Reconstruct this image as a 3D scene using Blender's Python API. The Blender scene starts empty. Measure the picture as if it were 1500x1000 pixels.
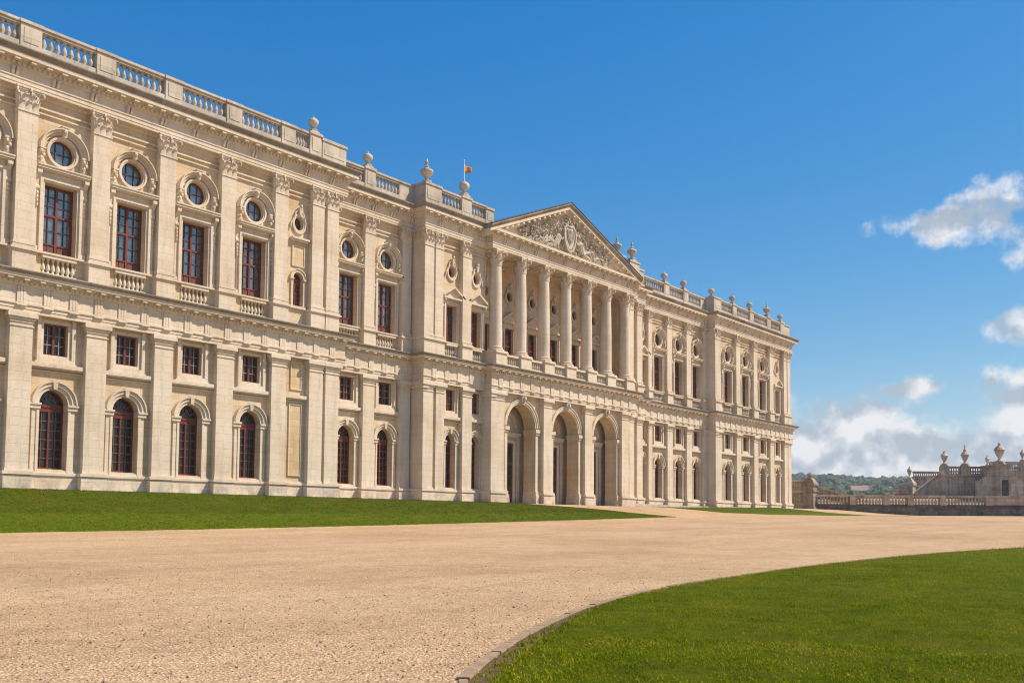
import bpy, math, random
from math import sin, cos, pi, radians, sqrt, hypot
random.seed(7)
S = bpy.context.scene
COL = S.collection

# ------------------------------------------------------------------ materials
def new_mat(name):
    m = bpy.data.materials.new(name); m.use_nodes = True
    nt = m.node_tree
    b = nt.nodes['Principled BSDF']
    return m, nt, b
def N(nt, typ, **kw):
    n = nt.nodes.new(typ)
    for k, v in kw.items():
        if k in n.inputs: n.inputs[k].default_value = v
        else: setattr(n, k, v)
    return n
def L(nt, a, b): nt.links.new(a, b)
def rgb(c): return (c[0], c[1], c[2], 1)
def noise(nt, vec, scale, detail=5, rough=.6, dist=0):
    n = N(nt, 'ShaderNodeTexNoise'); n.inputs['Scale'].default_value = scale
    n.inputs['Detail'].default_value = detail; n.inputs['Roughness'].default_value = rough
    n.inputs['Distortion'].default_value = dist
    L(nt, vec, n.inputs['Vector']); return n.outputs['Fac']
def ramp(nt, fac, stops):
    r = N(nt, 'ShaderNodeValToRGB'); e = r.color_ramp.elements
    while len(e) < len(stops): e.new(.5)
    for el, (p, c) in zip(e, stops):
        el.position = p; el.color = c if len(c) == 4 else rgb(c)
    L(nt, fac, r.inputs['Fac']); return r.outputs['Color']
def mixc(nt, fac, a, b, mode='MIX'):
    n = N(nt, 'ShaderNodeMix', data_type='RGBA', blend_type=mode)
    for s, v in ((n.inputs[0], fac), (n.inputs[6], a), (n.inputs[7], b)):
        if isinstance(v, (int, float)): s.default_value = v
        elif isinstance(v, tuple): s.default_value = rgb(v)
        else: L(nt, v, s)
    return n.outputs[2]
def math_n(nt, op, a, b=0.0, clamp=False):
    n = N(nt, 'ShaderNodeMath', operation=op); n.use_clamp = clamp
    for s, v in zip(n.inputs, (a, b)):
        if isinstance(v, (int, float)): s.default_value = v
        else: L(nt, v, s)
    return n.outputs[0]
def pos(nt): return N(nt, 'ShaderNodeNewGeometry').outputs['Position']
def scaled(nt, v, s):
    m = N(nt, 'ShaderNodeMapping'); m.inputs['Scale'].default_value = s
    L(nt, v, m.inputs['Vector']); return m.outputs['Vector']
def bump(nt, b, h, strength, dist=.02):
    n = N(nt, 'ShaderNodeBump'); n.inputs['Strength'].default_value = strength; n.inputs['Distance'].default_value = dist
    L(nt, h, n.inputs['Height']); L(nt, n.outputs['Normal'], b.inputs['Normal'])

def stone(name, c_lo, c_mid, c_hi, joints=.75, stain=.35, grime=(.16, .145, .125), course=.52, spots=.5, vary=.13, ud=(1, 1)):
    m, nt, b = new_mat(name)
    p = pos(nt)
    sep = N(nt, 'ShaderNodeSeparateXYZ'); L(nt, p, sep.inputs[0])
    u = math_n(nt, 'ADD', math_n(nt, 'MULTIPLY', sep.outputs[0], ud[0]), math_n(nt, 'MULTIPLY', sep.outputs[1], ud[1]))
    cmb = N(nt, 'ShaderNodeCombineXYZ'); L(nt, u, cmb.inputs[0]); L(nt, sep.outputs[2], cmb.inputs[1])
    big = noise(nt, p, .35, 6, .62)
    col = ramp(nt, big, [(.3, c_lo), (.5, c_mid), (.72, c_hi)])
    br = N(nt, 'ShaderNodeTexBrick'); br.offset = .5
    br.inputs['Scale'].default_value = 1.0; br.inputs['Brick Width'].default_value = 1.35
    br.inputs['Row Height'].default_value = course; br.inputs['Mortar Size'].default_value = .016
    br.inputs['Mortar Smooth'].default_value = .4
    br.inputs['Color1'].default_value = (1 - vary, 1 - vary * 1.05, 1 - vary * 1.15, 1); br.inputs['Color2'].default_value = (1 + vary * .5, 1 + vary * .5, 1 + vary * .5, 1)
    br.inputs['Mortar'].default_value = (joints, joints * .96, joints * .9, 1)
    L(nt, cmb.outputs[0], br.inputs['Vector'])
    col = mixc(nt, 1.0, col, br.outputs['Color'], 'MULTIPLY')
    # rain streaks and lichen
    st = noise(nt, scaled(nt, p, (1.6, 1.6, .16)), 1.2, 6, .7)
    stm = ramp(nt, st, [(.48, (0, 0, 0)), (.70, (1, 1, 1))])
    col = mixc(nt, math_n(nt, 'MULTIPLY', stm, stain), col, grime)
    fine = noise(nt, p, 7.0, 8, .75)
    fm = ramp(nt, fine, [(.3, (.74, .73, .72)), (.52, (1, 1, 1)), (.75, (1.1, 1.09, 1.06))])
    col = mixc(nt, spots, col, mixc(nt, 1.0, col, fm, 'MULTIPLY'))
    # grey damp stains low on the plinth
    zl = N(nt, 'ShaderNodeMapRange'); zl.inputs['From Min'].default_value = 4.3; zl.inputs['From Max'].default_value = 3.1
    L(nt, sep.outputs[2], zl.inputs['Value'])
    pn = noise(nt, p, 1.1, 6, .7)
    pm = ramp(nt, pn, [(.42, (0, 0, 0)), (.66, (1, 1, 1))])
    col = mixc(nt, math_n(nt, 'MULTIPLY', math_n(nt, 'MULTIPLY', zl.outputs[0], pm), .85), col, (.23, .215, .19))
    L(nt, col, b.inputs['Base Color'])
    b.inputs['Roughness'].default_value = .85; b.inputs['Specular IOR Level'].default_value = .25
    h = math_n(nt, 'ADD', math_n(nt, 'MULTIPLY', fine, .6), math_n(nt, 'MULTIPLY', br.outputs['Fac'], -.8))
    bump(nt, b, h, .5, .018)
    return m
M = {}
M['wall'] = stone('limestone_wall', (.54, .38, .21), (.62, .495, .325), (.66, .565, .425), .76, .24, vary=.08)
M['trim'] = stone('limestone_trim', (.57, .465, .335), (.645, .55, .42), (.68, .60, .485), .9, .24, vary=.035)
M['orange'] = stone('limestone_panel', (.52, .36, .18), (.60, .455, .275), (.64, .53, .36), .8, .22)
M['grey'] = stone('limestone_weathered', (.40, .34, .265), (.52, .455, .36), (.60, .535, .435), .74, .42, (.15, .135, .115), .8)
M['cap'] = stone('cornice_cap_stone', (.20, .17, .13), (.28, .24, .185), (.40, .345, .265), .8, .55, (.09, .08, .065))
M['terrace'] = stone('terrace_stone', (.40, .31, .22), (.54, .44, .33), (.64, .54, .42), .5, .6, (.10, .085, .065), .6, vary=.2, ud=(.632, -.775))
M['terrace_shade'] = stone('terrace_stone_shade_tone', (.20, .155, .11), (.30, .24, .18), (.40, .33, .26), .5, .6, (.07, .06, .05), .6, vary=.2, ud=(.632, -.775))  # darker copy of the terrace stone, the gate pier's shade put into its colour
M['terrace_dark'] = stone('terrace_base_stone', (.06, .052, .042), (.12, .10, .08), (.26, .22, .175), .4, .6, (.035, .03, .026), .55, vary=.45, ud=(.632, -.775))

def simple(name, col, rough=.6, spec=.4, var=.25, scale=6, metal=0):
    m, nt, b = new_mat(name); p = pos(nt)
    f = noise(nt, p, scale, 6, .65)
    c = ramp(nt, f, [(.3, tuple(x * (1 - var) for x in col)), (.7, tuple(min(1, x * (1 + var)) for x in col))])
    L(nt, c, b.inputs['Base Color']); b.inputs['Roughness'].default_value = rough
    b.inputs['Specular IOR Level'].default_value = spec; b.inputs['Metallic'].default_value = metal
    return m
M['red'] = simple('red_window_paint', (.145, .026, .011), .5, .4, .3, 9)
M['redpanel'] = simple('faded_red_panel', (.13, .05, .038), .6, .3, .3, 5)
M['bar'] = simple('glazing_bar_paint', (.075, .045, .035), .5, .4, .2, 5)
M['barred'] = simple('red_brown_glazing_bar', (.17, .075, .05), .5, .4, .2, 5)
M['barpale'] = simple('grey_glazing_bar', (.30, .24, .2), .5, .4, .2, 5)
M['door'] = simple('dark_red_door', (.055, .02, .012), .5, .4, .3, 4)
M['slate'] = simple('roof_slate', (.07, .072, .078), .6, .4, .3, 2)
M['pole'] = simple('white_pole_paint', (.7, .7, .68), .4, .5, .05, 3)
M['kerb'] = simple('kerb_stone', (.30, .215, .135), .9, .2, .3, 7)
M['soil'] = simple('kerb_soil', (.12, .075, .042), .95, .1, .5, 14)
M['bark'] = simple('bark', (.09, .065, .045), .9, .2, .3, 4)
M['rooftile'] = simple('clay_roof_tiles', (.40, .27, .21), .85, .2, .2, .5)
M['plaster'] = simple('pale_plaster', (.62, .54, .45), .85, .2, .1, .5)

def glass(name, base, refl, wob):
    m, nt, b = new_mat(name); p = pos(nt)
    rnd = N(nt, 'ShaderNodeObjectInfo').outputs['Random']
    f = math_n(nt, 'ADD', math_n(nt, 'MULTIPLY', noise(nt, p, 1.6, 3, .5), .7), math_n(nt, 'MULTIPLY', rnd, .3))
    L(nt, ramp(nt, f, [(.3, tuple(x * .3 for x in base)), (.7, tuple(x * 1.7 for x in base))]), b.inputs['Base Color'])
    b.inputs['Roughness'].default_value = .04; b.inputs['IOR'].default_value = refl
    b.inputs['Specular IOR Level'].default_value = .5
    w = noise(nt, p, 1.7, 2, .5)
    bump(nt, b, w, wob, .05)
    return m
M['glass'] = glass('upper_window_glass', (.085, .095, .095), 2.6, .3)
M['glassdark'] = glass('lower_window_glass', (.016, .017, .017), 1.45, .3)

def flag_mat():
    m, nt, b = new_mat('flag_cloth'); uv = N(nt, 'ShaderNodeTexCoord').outputs['Generated']
    sp = N(nt, 'ShaderNodeSeparateXYZ'); L(nt, uv, sp.inputs[0])
    c = ramp(nt, sp.outputs[2], [(0, (.22, .03, .015)), (.4, (.55, .22, .015)), (.75, (.5, .17, .015))])
    L(nt, c, b.inputs['Base Color']); b.inputs['Roughness'].default_value = .8
    return m
M['flag'] = flag_mat()

def gravel():
    m, nt, b = new_mat('gravel'); p = pos(nt)
    big = noise(nt, p, .12, 5, .6)
    mid = noise(nt, p, 1.3, 6, .65)
    tracks = noise(nt, scaled(nt, p, (.05, .35, 1)), 1.0, 5, .6)
    col = ramp(nt, big, [(.3, (.54, .365, .215)), (.5, (.63, .44, .265)), (.7, (.67, .48, .30))])
    col = mixc(nt, .55, col, mixc(nt, 1.0, col, ramp(nt, mid, [(.3, (.72, .70, .68)), (.5, (1, 1, 1)), (.72, (1.14, 1.12, 1.09))]), 'MULTIPLY'))
    col = mixc(nt, .6, col, mixc(nt, 1.0, col, ramp(nt, tracks, [(.36, (.86, .85, .84)), (.6, (1.06, 1.06, 1.05))]), 'MULTIPLY'))
    v = N(nt, 'ShaderNodeTexVoronoi'); v.inputs['Scale'].default_value = 26
    v.inputs['Randomness'].default_value = 1; L(nt, p, v.inputs['Vector'])
    v2 = N(nt, 'ShaderNodeTexVoronoi'); v2.inputs['Scale'].default_value = 60; L(nt, p, v2.inputs['Vector'])
    sepc = N(nt, 'ShaderNodeSeparateColor'); L(nt, v.outputs['Color'], sepc.inputs[0])
    pc = ramp(nt, sepc.outputs[0], [(.0, (.62, .59, .56)), (.3, (.88, .87, .85)), (.8, (1.08, 1.07, 1.05)), (1, (1.4, 1.38, 1.34))])
    col = mixc(nt, .8, col, mixc(nt, 1.0, col, pc, 'MULTIPLY'))
    d = ramp(nt, v.outputs['Distance'], [(.35, (1, 1, 1)), (.75, (.5, .46, .43))])
    col = mixc(nt, .75, col, mixc(nt, 1.0, col, d, 'MULTIPLY'))
    L(nt, col, b.inputs['Base Color']); b.inputs['Roughness'].default_value = .95
    b.inputs['Specular IOR Level'].default_value = .15
    h = math_n(nt, 'ADD', math_n(nt, 'MULTIPLY', v.outputs['Distance'], -1.0), math_n(nt, 'MULTIPLY', v2.outputs['Distance'], -.4))
    h = math_n(nt, 'ADD', h, math_n(nt, 'MULTIPLY', mid, 1.2))
    bump(nt, b, h, .9, .03)
    return m
M['gravel'] = gravel()

def lawn(name, lo, mid, hi, dry, scale=1.0, fine=60, b_s=1.0, mown=False):
    m, nt, b = new_mat(name); p = pos(nt)
    big = noise(nt, p, .33 * scale, 5, .65)
    mot = noise(nt, p, 2.6 * scale, 6, .7)
    f = noise(nt, scaled(nt, p, (1, 1, .6)), fine, 4, .8)
    col = ramp(nt, mot, [(.28, lo), (.5, mid), (.72, hi)])
    col = mixc(nt, .7, col, mixc(nt, 1.0, col, ramp(nt, f, [(.28, (.4, .42, .35)), (.5, (.95, .95, .9)), (.72, (1.7, 1.6, 1.3))]), 'MULTIPLY'))
    dm = ramp(nt, big, [(.5, (0, 0, 0)), (.72, (.55, .55, .55))])
    col = mixc(nt, dm, col, dry)
    if mown:   # the flat strip beside the drive is cut shorter and paler than the bank
        sp = N(nt, 'ShaderNodeSeparateXYZ'); L(nt, p, sp.inputs[0])
        mr = N(nt, 'ShaderNodeMapRange'); mr.inputs['From Min'].default_value = -6.7; mr.inputs['From Max'].default_value = -7.1; L(nt, math_n(nt, 'ADD', sp.outputs[1], math_n(nt, 'MULTIPLY', mot, .3)), mr.inputs['Value'])
        col = mixc(nt, mr.outputs[0], mixc(nt, 1.0, col, (.92, .9, .9), 'MULTIPLY'), mixc(nt, 1.0, col, (1.16, 1.18, 1.3), 'MULTIPLY'))
    L(nt, col, b.inputs['Base Color']); b.inputs['Roughness'].default_value = .9
    b.inputs['Specular IOR Level'].default_value = .04
    bump(nt, b, math_n(nt, 'ADD', f, mot), b_s, .05)
    return m
M['lawn'] = lawn('lawn_grass', (.038, .06, .001), (.066, .092, .0015), (.095, .12, .002), (.12, .11, .008), 1.6, 5, 1.0, True)
M['lawn_near'] = lawn('near_lawn_turf', (.06, .08, .002), (.11, .14, .003), (.15, .18, .004), (.19, .16, .02), 1, 60)
def blade_mat():
    m, nt, b = new_mat('grass_blade'); p = pos(nt)
    a = math_n(nt, 'ADD', math_n(nt, 'MULTIPLY', noise(nt, p, .4, 4, .6), .5), math_n(nt, 'MULTIPLY', noise(nt, p, 1.9, 6, .7), .5)); c2 = noise(nt, p, 30, 3, .8)
    col = ramp(nt, a, [(.34, (.085, .125, .002)), (.44, (.165, .22, .003)), (.53, (.25, .285, .005)), (.63, (.38, .33, .03))])
    col = mixc(nt, 1.0, col, mixc(nt, 1.0, col, ramp(nt, c2, [(.34, (.3, .36, .3)), (.5, (1, 1, 1)), (.66, (2.0, 1.75, 1.6))]), 'MULTIPLY'))
    L(nt, col, b.inputs['Base Color']); b.inputs['Roughness'].default_value = .6
    b.inputs['Specular IOR Level'].default_value = .06
    tr = N(nt, 'ShaderNodeBsdfTranslucent'); L(nt, col, tr.inputs['Color'])
    ms = N(nt, 'ShaderNodeMixShader'); ms.inputs[0].default_value = .28; L(nt, b.outputs[0], ms.inputs[1]); L(nt, tr.outputs[0], ms.inputs[2])
    L(nt, ms.outputs[0], nt.nodes['Material Output'].inputs['Surface'])
    return m
M['blade'] = blade_mat()
M['bankblade'] = lawn('bank_blade', (.048, .072, .001), (.085, .115, .0015), (.125, .15, .002), (.17, .14, .01), 1.6, 9, .2, True)
def foliage(name, lo, hi, sc):
    m, nt, b = new_mat(name); p = pos(nt)
    f = noise(nt, p, sc, 5, .7); g = noise(nt, p, sc * .18, 4, .6)
    col = mixc(nt, .5, ramp(nt, f, [(.35, lo), (.65, hi)]), ramp(nt, g, [(.38, lo), (.62, hi)]))
    L(nt, col, b.inputs['Base Color']); b.inputs['Roughness'].default_value = .8
    b.inputs['Specular IOR Level'].default_value = .2
    return m
M['forest'] = foliage('forest_leaves', (.018, .04, .014), (.085, .115, .04), .1)
M['tree'] = foliage('tree_leaves', (.05, .10, .014), (.11, .19, .03), .9)
M['hill'] = foliage('hill_ground', (.03, .055, .016), (.06, .085, .03), .02)

# ------------------------------------------------------------------ mesh helpers
class MB:
    def __init__(s): s.v = []; s.f = []
    def add(s, vs, fs):
        o = len(s.v); s.v.extend(vs); s.f.extend([tuple(i + o for i in f) for f in fs])
    def box(s, x0, x1, y0, y1, z0, z1):
        s.add([(x0, y0, z0), (x1, y0, z0), (x1, y1, z0), (x0, y1, z0), (x0, y0, z1), (x1, y0, z1), (x1, y1, z1), (x0, y1, z1)],
              [(0, 3, 2, 1), (4, 5, 6, 7), (0, 1, 5, 4), (1, 2, 6, 5), (2, 3, 7, 6), (3, 0, 4, 7)])
    def pb(s, x0, x1, Y, p0, p1, z0, z1): s.box(x0, x1, Y - p1, Y - p0, z0, z1)
    def taper(s, x0, x1, y0, y1, z0, X0, X1, Y0, Y1, z1):
        s.add([(x0, y0, z0), (x1, y0, z0), (x1, y1, z0), (x0, y1, z0), (X0, Y0, z1), (X1, Y0, z1), (X1, Y1, z1), (X0, Y1, z1)],
              [(0, 3, 2, 1), (4, 5, 6, 7), (0, 1, 5, 4), (1, 2, 6, 5), (2, 3, 7, 6), (3, 0, 4, 7)])
    def lathe(s, cx, cy, prof, seg=16, a0=0.0):
        n = len(prof); vs = []; fs = []
        for r, z in prof:
            for k in range(seg):
                a = a0 + 2 * pi * k / seg; vs.append((cx + r * cos(a), cy + r * sin(a), z))
        for i in range(n - 1):
            for k in range(seg):
                k2 = (k + 1) % seg
                fs.append((i * seg + k, i * seg + k2, (i + 1) * seg + k2, (i + 1) * seg + k))
        fs.append(tuple(range(seg))[::-1]); fs.append(tuple((n - 1) * seg + k for k in range(seg)))
        s.add(vs, fs)
    def prism(s, poly, d0, d1, axis='y'):
        """poly: list of 2D points; axis y -> (x,z) extruded along y; axis x -> (y,z) along x"""
        n = len(poly)
        if axis == 'y': vs = [(a, d0, b) for a, b in poly] + [(a, d1, b) for a, b in poly]
        else: vs = [(d0, a, b) for a, b in poly] + [(d1, a, b) for a, b in poly]
        fs = [tuple(range(n)), tuple(range(2 * n - 1, n - 1, -1))]
        for i in range(n):
            j = (i + 1) % n; fs.append((i, i + n, j + n, j))
        s.add(vs, fs)
    def arc(s, cx, cz, r0, r1, y0, y1, a0=0.0, a1=pi, seg=18, sz=1.0):
        closed = abs(a1 - a0 - 2 * pi) < 1e-6; vs = []; fs = []
        cnt = seg if closed else seg + 1
        for k in range(cnt):
            a = a0 + (a1 - a0) * k / seg; c, sn = cos(a), sin(a) * sz
            vs += [(cx + r0 * c, y0, cz + r0 * sn), (cx + r1 * c, y0, cz + r1 * sn), (cx + r1 * c, y1, cz + r1 * sn), (cx + r0 * c, y1, cz + r0 * sn)]
        for k in range(seg):
            a = 4 * k; b = 4 * ((k + 1) % cnt)
            for q in range(4): fs.append((a + q, b + q, b + (q + 1) % 4, a + (q + 1) % 4))
        if not closed: fs += [(0, 1, 2, 3), tuple(4 * seg + q for q in (3, 2, 1, 0))]
        s.add(vs, fs)
    def sweep(s, path, prof):
        """path [(x,y)] travelled with the outside on the right; prof [(o,z)] closed polygon"""
        n = len(path); off = []
        for i, p in enumerate(path):
            ns = []
            for a, b in ((i - 1, i), (i, i + 1)):
                if a >= 0 and b < n:
                    dx, dy = path[b][0] - path[a][0], path[b][1] - path[a][1]; l = hypot(dx, dy); ns.append((dy / l, -dx / l))
            if len(ns) == 1: off.append(ns[0])
            else:
                mx, my = ns[0][0] + ns[1][0], ns[0][1] + ns[1][1]; d = 1 + ns[0][0] * ns[1][0] + ns[0][1] * ns[1][1]
                off.append((mx / d, my / d))
        k = len(prof); vs = []; fs = []
        for (x, y), (ox, oy) in zip(path, off):
            for o, z in prof: vs.append((x + ox * o, y + oy * o, z))
        for i in range(n - 1):
            for q in range(k):
                q2 = (q + 1) % k; fs.append((i * k + q, i * k + q2, (i + 1) * k + q2, (i + 1) * k + q))
        fs.append(tuple(range(k))[::-1]); fs.append(tuple((n - 1) * k + q for q in range(k)))
        s.add(vs, fs)
    def tube(s, pts, rads, seg=6):
        n = len(pts); vs = []; fs = []
        for i, p in enumerate(pts):
            a = pts[max(0, i - 1)]; b = pts[min(n - 1, i + 1)]
            t = [b[q] - a[q] for q in range(3)]; l = sqrt(sum(q * q for q in t)) or 1; t = [q / l for q in t]
            ref = (0, 1, 0) if abs(t[1]) < .8 else (1, 0, 0)
            u = (t[1] * ref[2] - t[2] * ref[1], t[2] * ref[0] - t[0] * ref[2], t[0] * ref[1] - t[1] * ref[0])
            l = sqrt(sum(q * q for q in u)); u = [q / l for q in u]
            w = (t[1] * u[2] - t[2] * u[1], t[2] * u[0] - t[0] * u[2], t[0] * u[1] - t[1] * u[0])
            r = rads[i] if isinstance(rads, (list, tuple)) else rads
            for k in range(seg):
                c, sn = cos(2 * pi * k / seg) * r, sin(2 * pi * k / seg) * r
                vs.append(tuple(p[q] + u[q] * c + w[q] * sn for q in range(3)))
        for i in range(n - 1):
            for k in range(seg):
                k2 = (k + 1) % seg; fs.append((i * seg + k, i * seg + k2, (i + 1) * seg + k2, (i + 1) * seg + k))
        fs.append(tuple(range(seg))[::-1]); fs.append(tuple((n - 1) * seg + k for k in range(seg)))
        s.add(vs, fs)
    def ball(s, c, r, seg=8, rings=5):
        rx, ry, rz = r if isinstance(r, (tuple, list)) else (r, r, r); vs = [(c[0], c[1], c[2] - rz)]; fs = []
        for i in range(1, rings):
            a = -pi / 2 + pi * i / rings
            for k in range(seg):
                b = 2 * pi * k / seg; vs.append((c[0] + rx * cos(a) * cos(b), c[1] + ry * cos(a) * sin(b), c[2] + rz * sin(a)))
        vs.append((c[0], c[1], c[2] + rz)); t = len(vs) - 1
        for k in range(seg):
            k2 = (k + 1) % seg; fs.append((0, 1 + k2, 1 + k)); fs.append((t, 1 + (rings - 2) * seg + k, 1 + (rings - 2) * seg + k2))
            for i in range(rings - 2): fs.append((1 + i * seg + k, 1 + i * seg + k2, 1 + (i + 1) * seg + k2, 1 + (i + 1) * seg + k))
        s.add(vs, fs)
    def band(s, x0, x1, z0, z1, y, hole, yb):
        """wall rectangle with a star-shaped hole (ccw list of (x,z)) and its reveal back to yb"""
        n = len(hole); cx = sum(p[0] for p in hole) / n; cz = sum(p[1] for p in hole) / n
        def outer(p):
            dx, dz = p[0] - cx, p[1] - cz; t = 1e9; e = 0
            for val, dd, lim, code in ((dx, dx, x1 - cx, 0), (dz, dz, z1 - cz, 1), (dx, dx, x0 - cx, 2), (dz, dz, z0 - cz, 3)):
                if abs(dd) > 1e-9 and lim / dd > 0 and lim / dd < t: t = lim / dd; e = code
            return (cx + dx * t, cz + dz * t), e
        cor = {(0, 1): (x1, z1), (1, 2): (x0, z1), (2, 3): (x0, z0), (3, 0): (x1, z0)}
        for i in range(n):
            a, b = hole[i], hole[(i + 1) % n]; (oa, ea), (ob, eb) = outer(a), outer(b)
            poly = [a, b, ob]
            if ea != eb:
                e = eb; seq = []
                while e != ea:
                    pe = (e - 1) % 4; seq.append(cor[(pe, e)]); e = pe
                poly += seq
            poly.append(oa)
            s.add([(p[0], y, p[1]) for p in poly], [tuple(range(len(poly)))[::-1]])
            s.add([(a[0], y, a[1]), (b[0], y, b[1]), (b[0], yb, b[1]), (a[0], yb, a[1])], [(0, 1, 2, 3)])
    def quad(s, x0, x1, z0, z1, y): s.add([(x0, y, z0), (x1, y, z0), (x1, y, z1), (x0, y, z1)], [(0, 1, 2, 3)])
    def build(s, name, mat, parent=None, smooth=False, tag=None):
        me = bpy.data.meshes.new(name); me.from_pydata(s.v, [], s.f)
        if smooth:
            me.polygons.foreach_set('use_smooth', [True] * len(me.polygons)); me.set_sharp_from_angle(angle=radians(38))
        me.materials.append(M[mat] if isinstance(mat, str) else mat); me.update()
        o = bpy.data.objects.new(name, me); COL.objects.link(o)
        if parent is not None: o.parent = parent
        return o
def tagit(o, label=None, cat=None, group=None, kind=None):
    if label: o['label'] = label
    if cat: o['category'] = cat
    if group: o['group'] = group
    if kind: o['kind'] = kind
    return o
def empty(name, label, cat, loc=(0, 0, 0), group=None):
    o = bpy.data.objects.new(name, None); COL.objects.link(o); o.location = loc
    o.empty_display_size = .1
    return tagit(o, label, cat, group)
def shape(pts_box): return pts_box
def rect_hole(x, w, z0, z1): return [(x - w / 2, z0), (x + w / 2, z0), (x + w / 2, z1), (x - w / 2, z1)]
def arch_hole(x, w, z0, zs, seg=14):
    r = w / 2
    return [(x - r, z0), (x + r, z0)] + [(x + r * cos(pi * k / seg), zs + r * sin(pi * k / seg)) for k in range(seg + 1)]
def circ_hole(x, z, r, seg=20, sz=1.0): return [(x + r * cos(2 * pi * k / seg), z + sz * r * sin(2 * pi * k / seg)) for k in range(seg)]

# ------------------------------------------------------------------ levels of the palace
G0 = 3.1
MIDTOP, TOP = 15.7, 28.57
PAL = empty('palace', 'long cream stone palace with red framed windows, columned portico and roof balustrade', 'palace', (78, 0, 3.1))
def part(mb, name, mat, parent=PAL, smooth=False):
    o = mb.build(name, mat, None, smooth)
    o.parent = parent
    if parent is PAL: o.matrix_parent_inverse.translation = (-78, 0, -3.1)
    return o

PATH = [(9, 0), (49.15, 0), (49.15, 2.2), (59.6, 2.2), (59.6, .8), (67.6, .8), (67.6, 0), (91.2, 0), (91.2, .7), (92.6, .7), (92.6, 1.6),
        (95.8, 1.6), (95.8, 2.7), (113.8, 2.7), (113.8, 1.5), (137.05, 1.5), (137.05, 25)]

# ---- continuous horizontal members
def plinth():
    m = MB()
    for a, b in ((0, 7), (7, 17)):
        pass
    left = PATH[:7]; right = PATH[7:]
    prof = [(-.1, 2.6), (.16, 2.6), (.16, 3.96), (.25, 3.99), (.25, 4.14), (.12, 4.18), (.12, 4.2), (-.1, 4.2)]
    m.sweep(left, prof); m.sweep(right, prof)
    # door step and terrace ledge under the walls
    part(m, 'plinth', 'trim')
plinth()
def lower_entablature():
    m = MB(); m.sweep(PATH, [(-.3, 13.33), (.5, 13.33), (.5, 13.55), (.53, 13.55), (.53, 13.75), (.6, 13.78), (.6, 13.88), (-.3, 13.88)])
    part(m, 'architrave', 'trim')
    m = MB(); m.sweep(PATH, [(-.3, 13.88), (.5, 13.88), (.5, 14.86), (-.3, 14.86)])
    # triglyphs
    def trig(axis, c, a, nrm):
        for dx in (-.27, -.09, .09):
            if axis == 'x': m.pb(c + dx, c + dx + .16, a, .48, .57, 13.9, 14.84)
            else: m.box(a - .57, a - .48, c + dx, c + dx + .16, 13.9, 14.84)
        if axis == 'x': m.pb(c - .3, c + .28, a, .5, .66, 13.70, 13.775)
    for i in range(len(PATH) - 1):
        (x0, y0), (x1, y1) = PATH[i], PATH[i + 1]
        if y0 == y1:
            n = max(1, round((x1 - x0) / 1.55))
            for k in range(n): trig('x', x0 + (k + .5) * (x1 - x0) / n, y0, 0)
    part(m, 'frieze', 'trim')
    m = MB()
    m.sweep(PATH, [(-.3, 14.86), (.56, 14.86), (.62, 14.95), (.62, 15.13), (.7, 15.2), (.7, 15.24), (1.02, 15.27), (1.02, 15.47), (-.3, 15.47)])
    for i in range(len(PATH) - 2):
        (x0, y0), (x1, y1) = PATH[i], PATH[i + 1]
        if y0 == y1:
            n = int((x1 - x0 + 1.1) / .3)
            if x0 < 96:
                for k in range(n): m.pb(x0 - .5 + k * .3, x0 - .5 + k * .3 + .17, y0, .6, .71, 14.97, 15.12)
            n = int((x1 - x0 + 1.4) / .92)
            for k in range(n):
                xx = x0 - .6 + k * .92 + .2
                m.pb(xx, xx + .3, y0, .68, .97, 15.13, 15.268)
    part(m, 'cornice', 'trim')
    m = MB()
    m.sweep(PATH, [(-.3, 15.47), (1.05, 15.47), (1.1, 15.52), (1.2, 15.6), (1.2, 15.68), (1.12, 15.7), (-.3, 15.74)])
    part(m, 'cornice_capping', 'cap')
lower_entablature()
IL, IR = 6, 8      # path indices bounding the portico front
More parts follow.
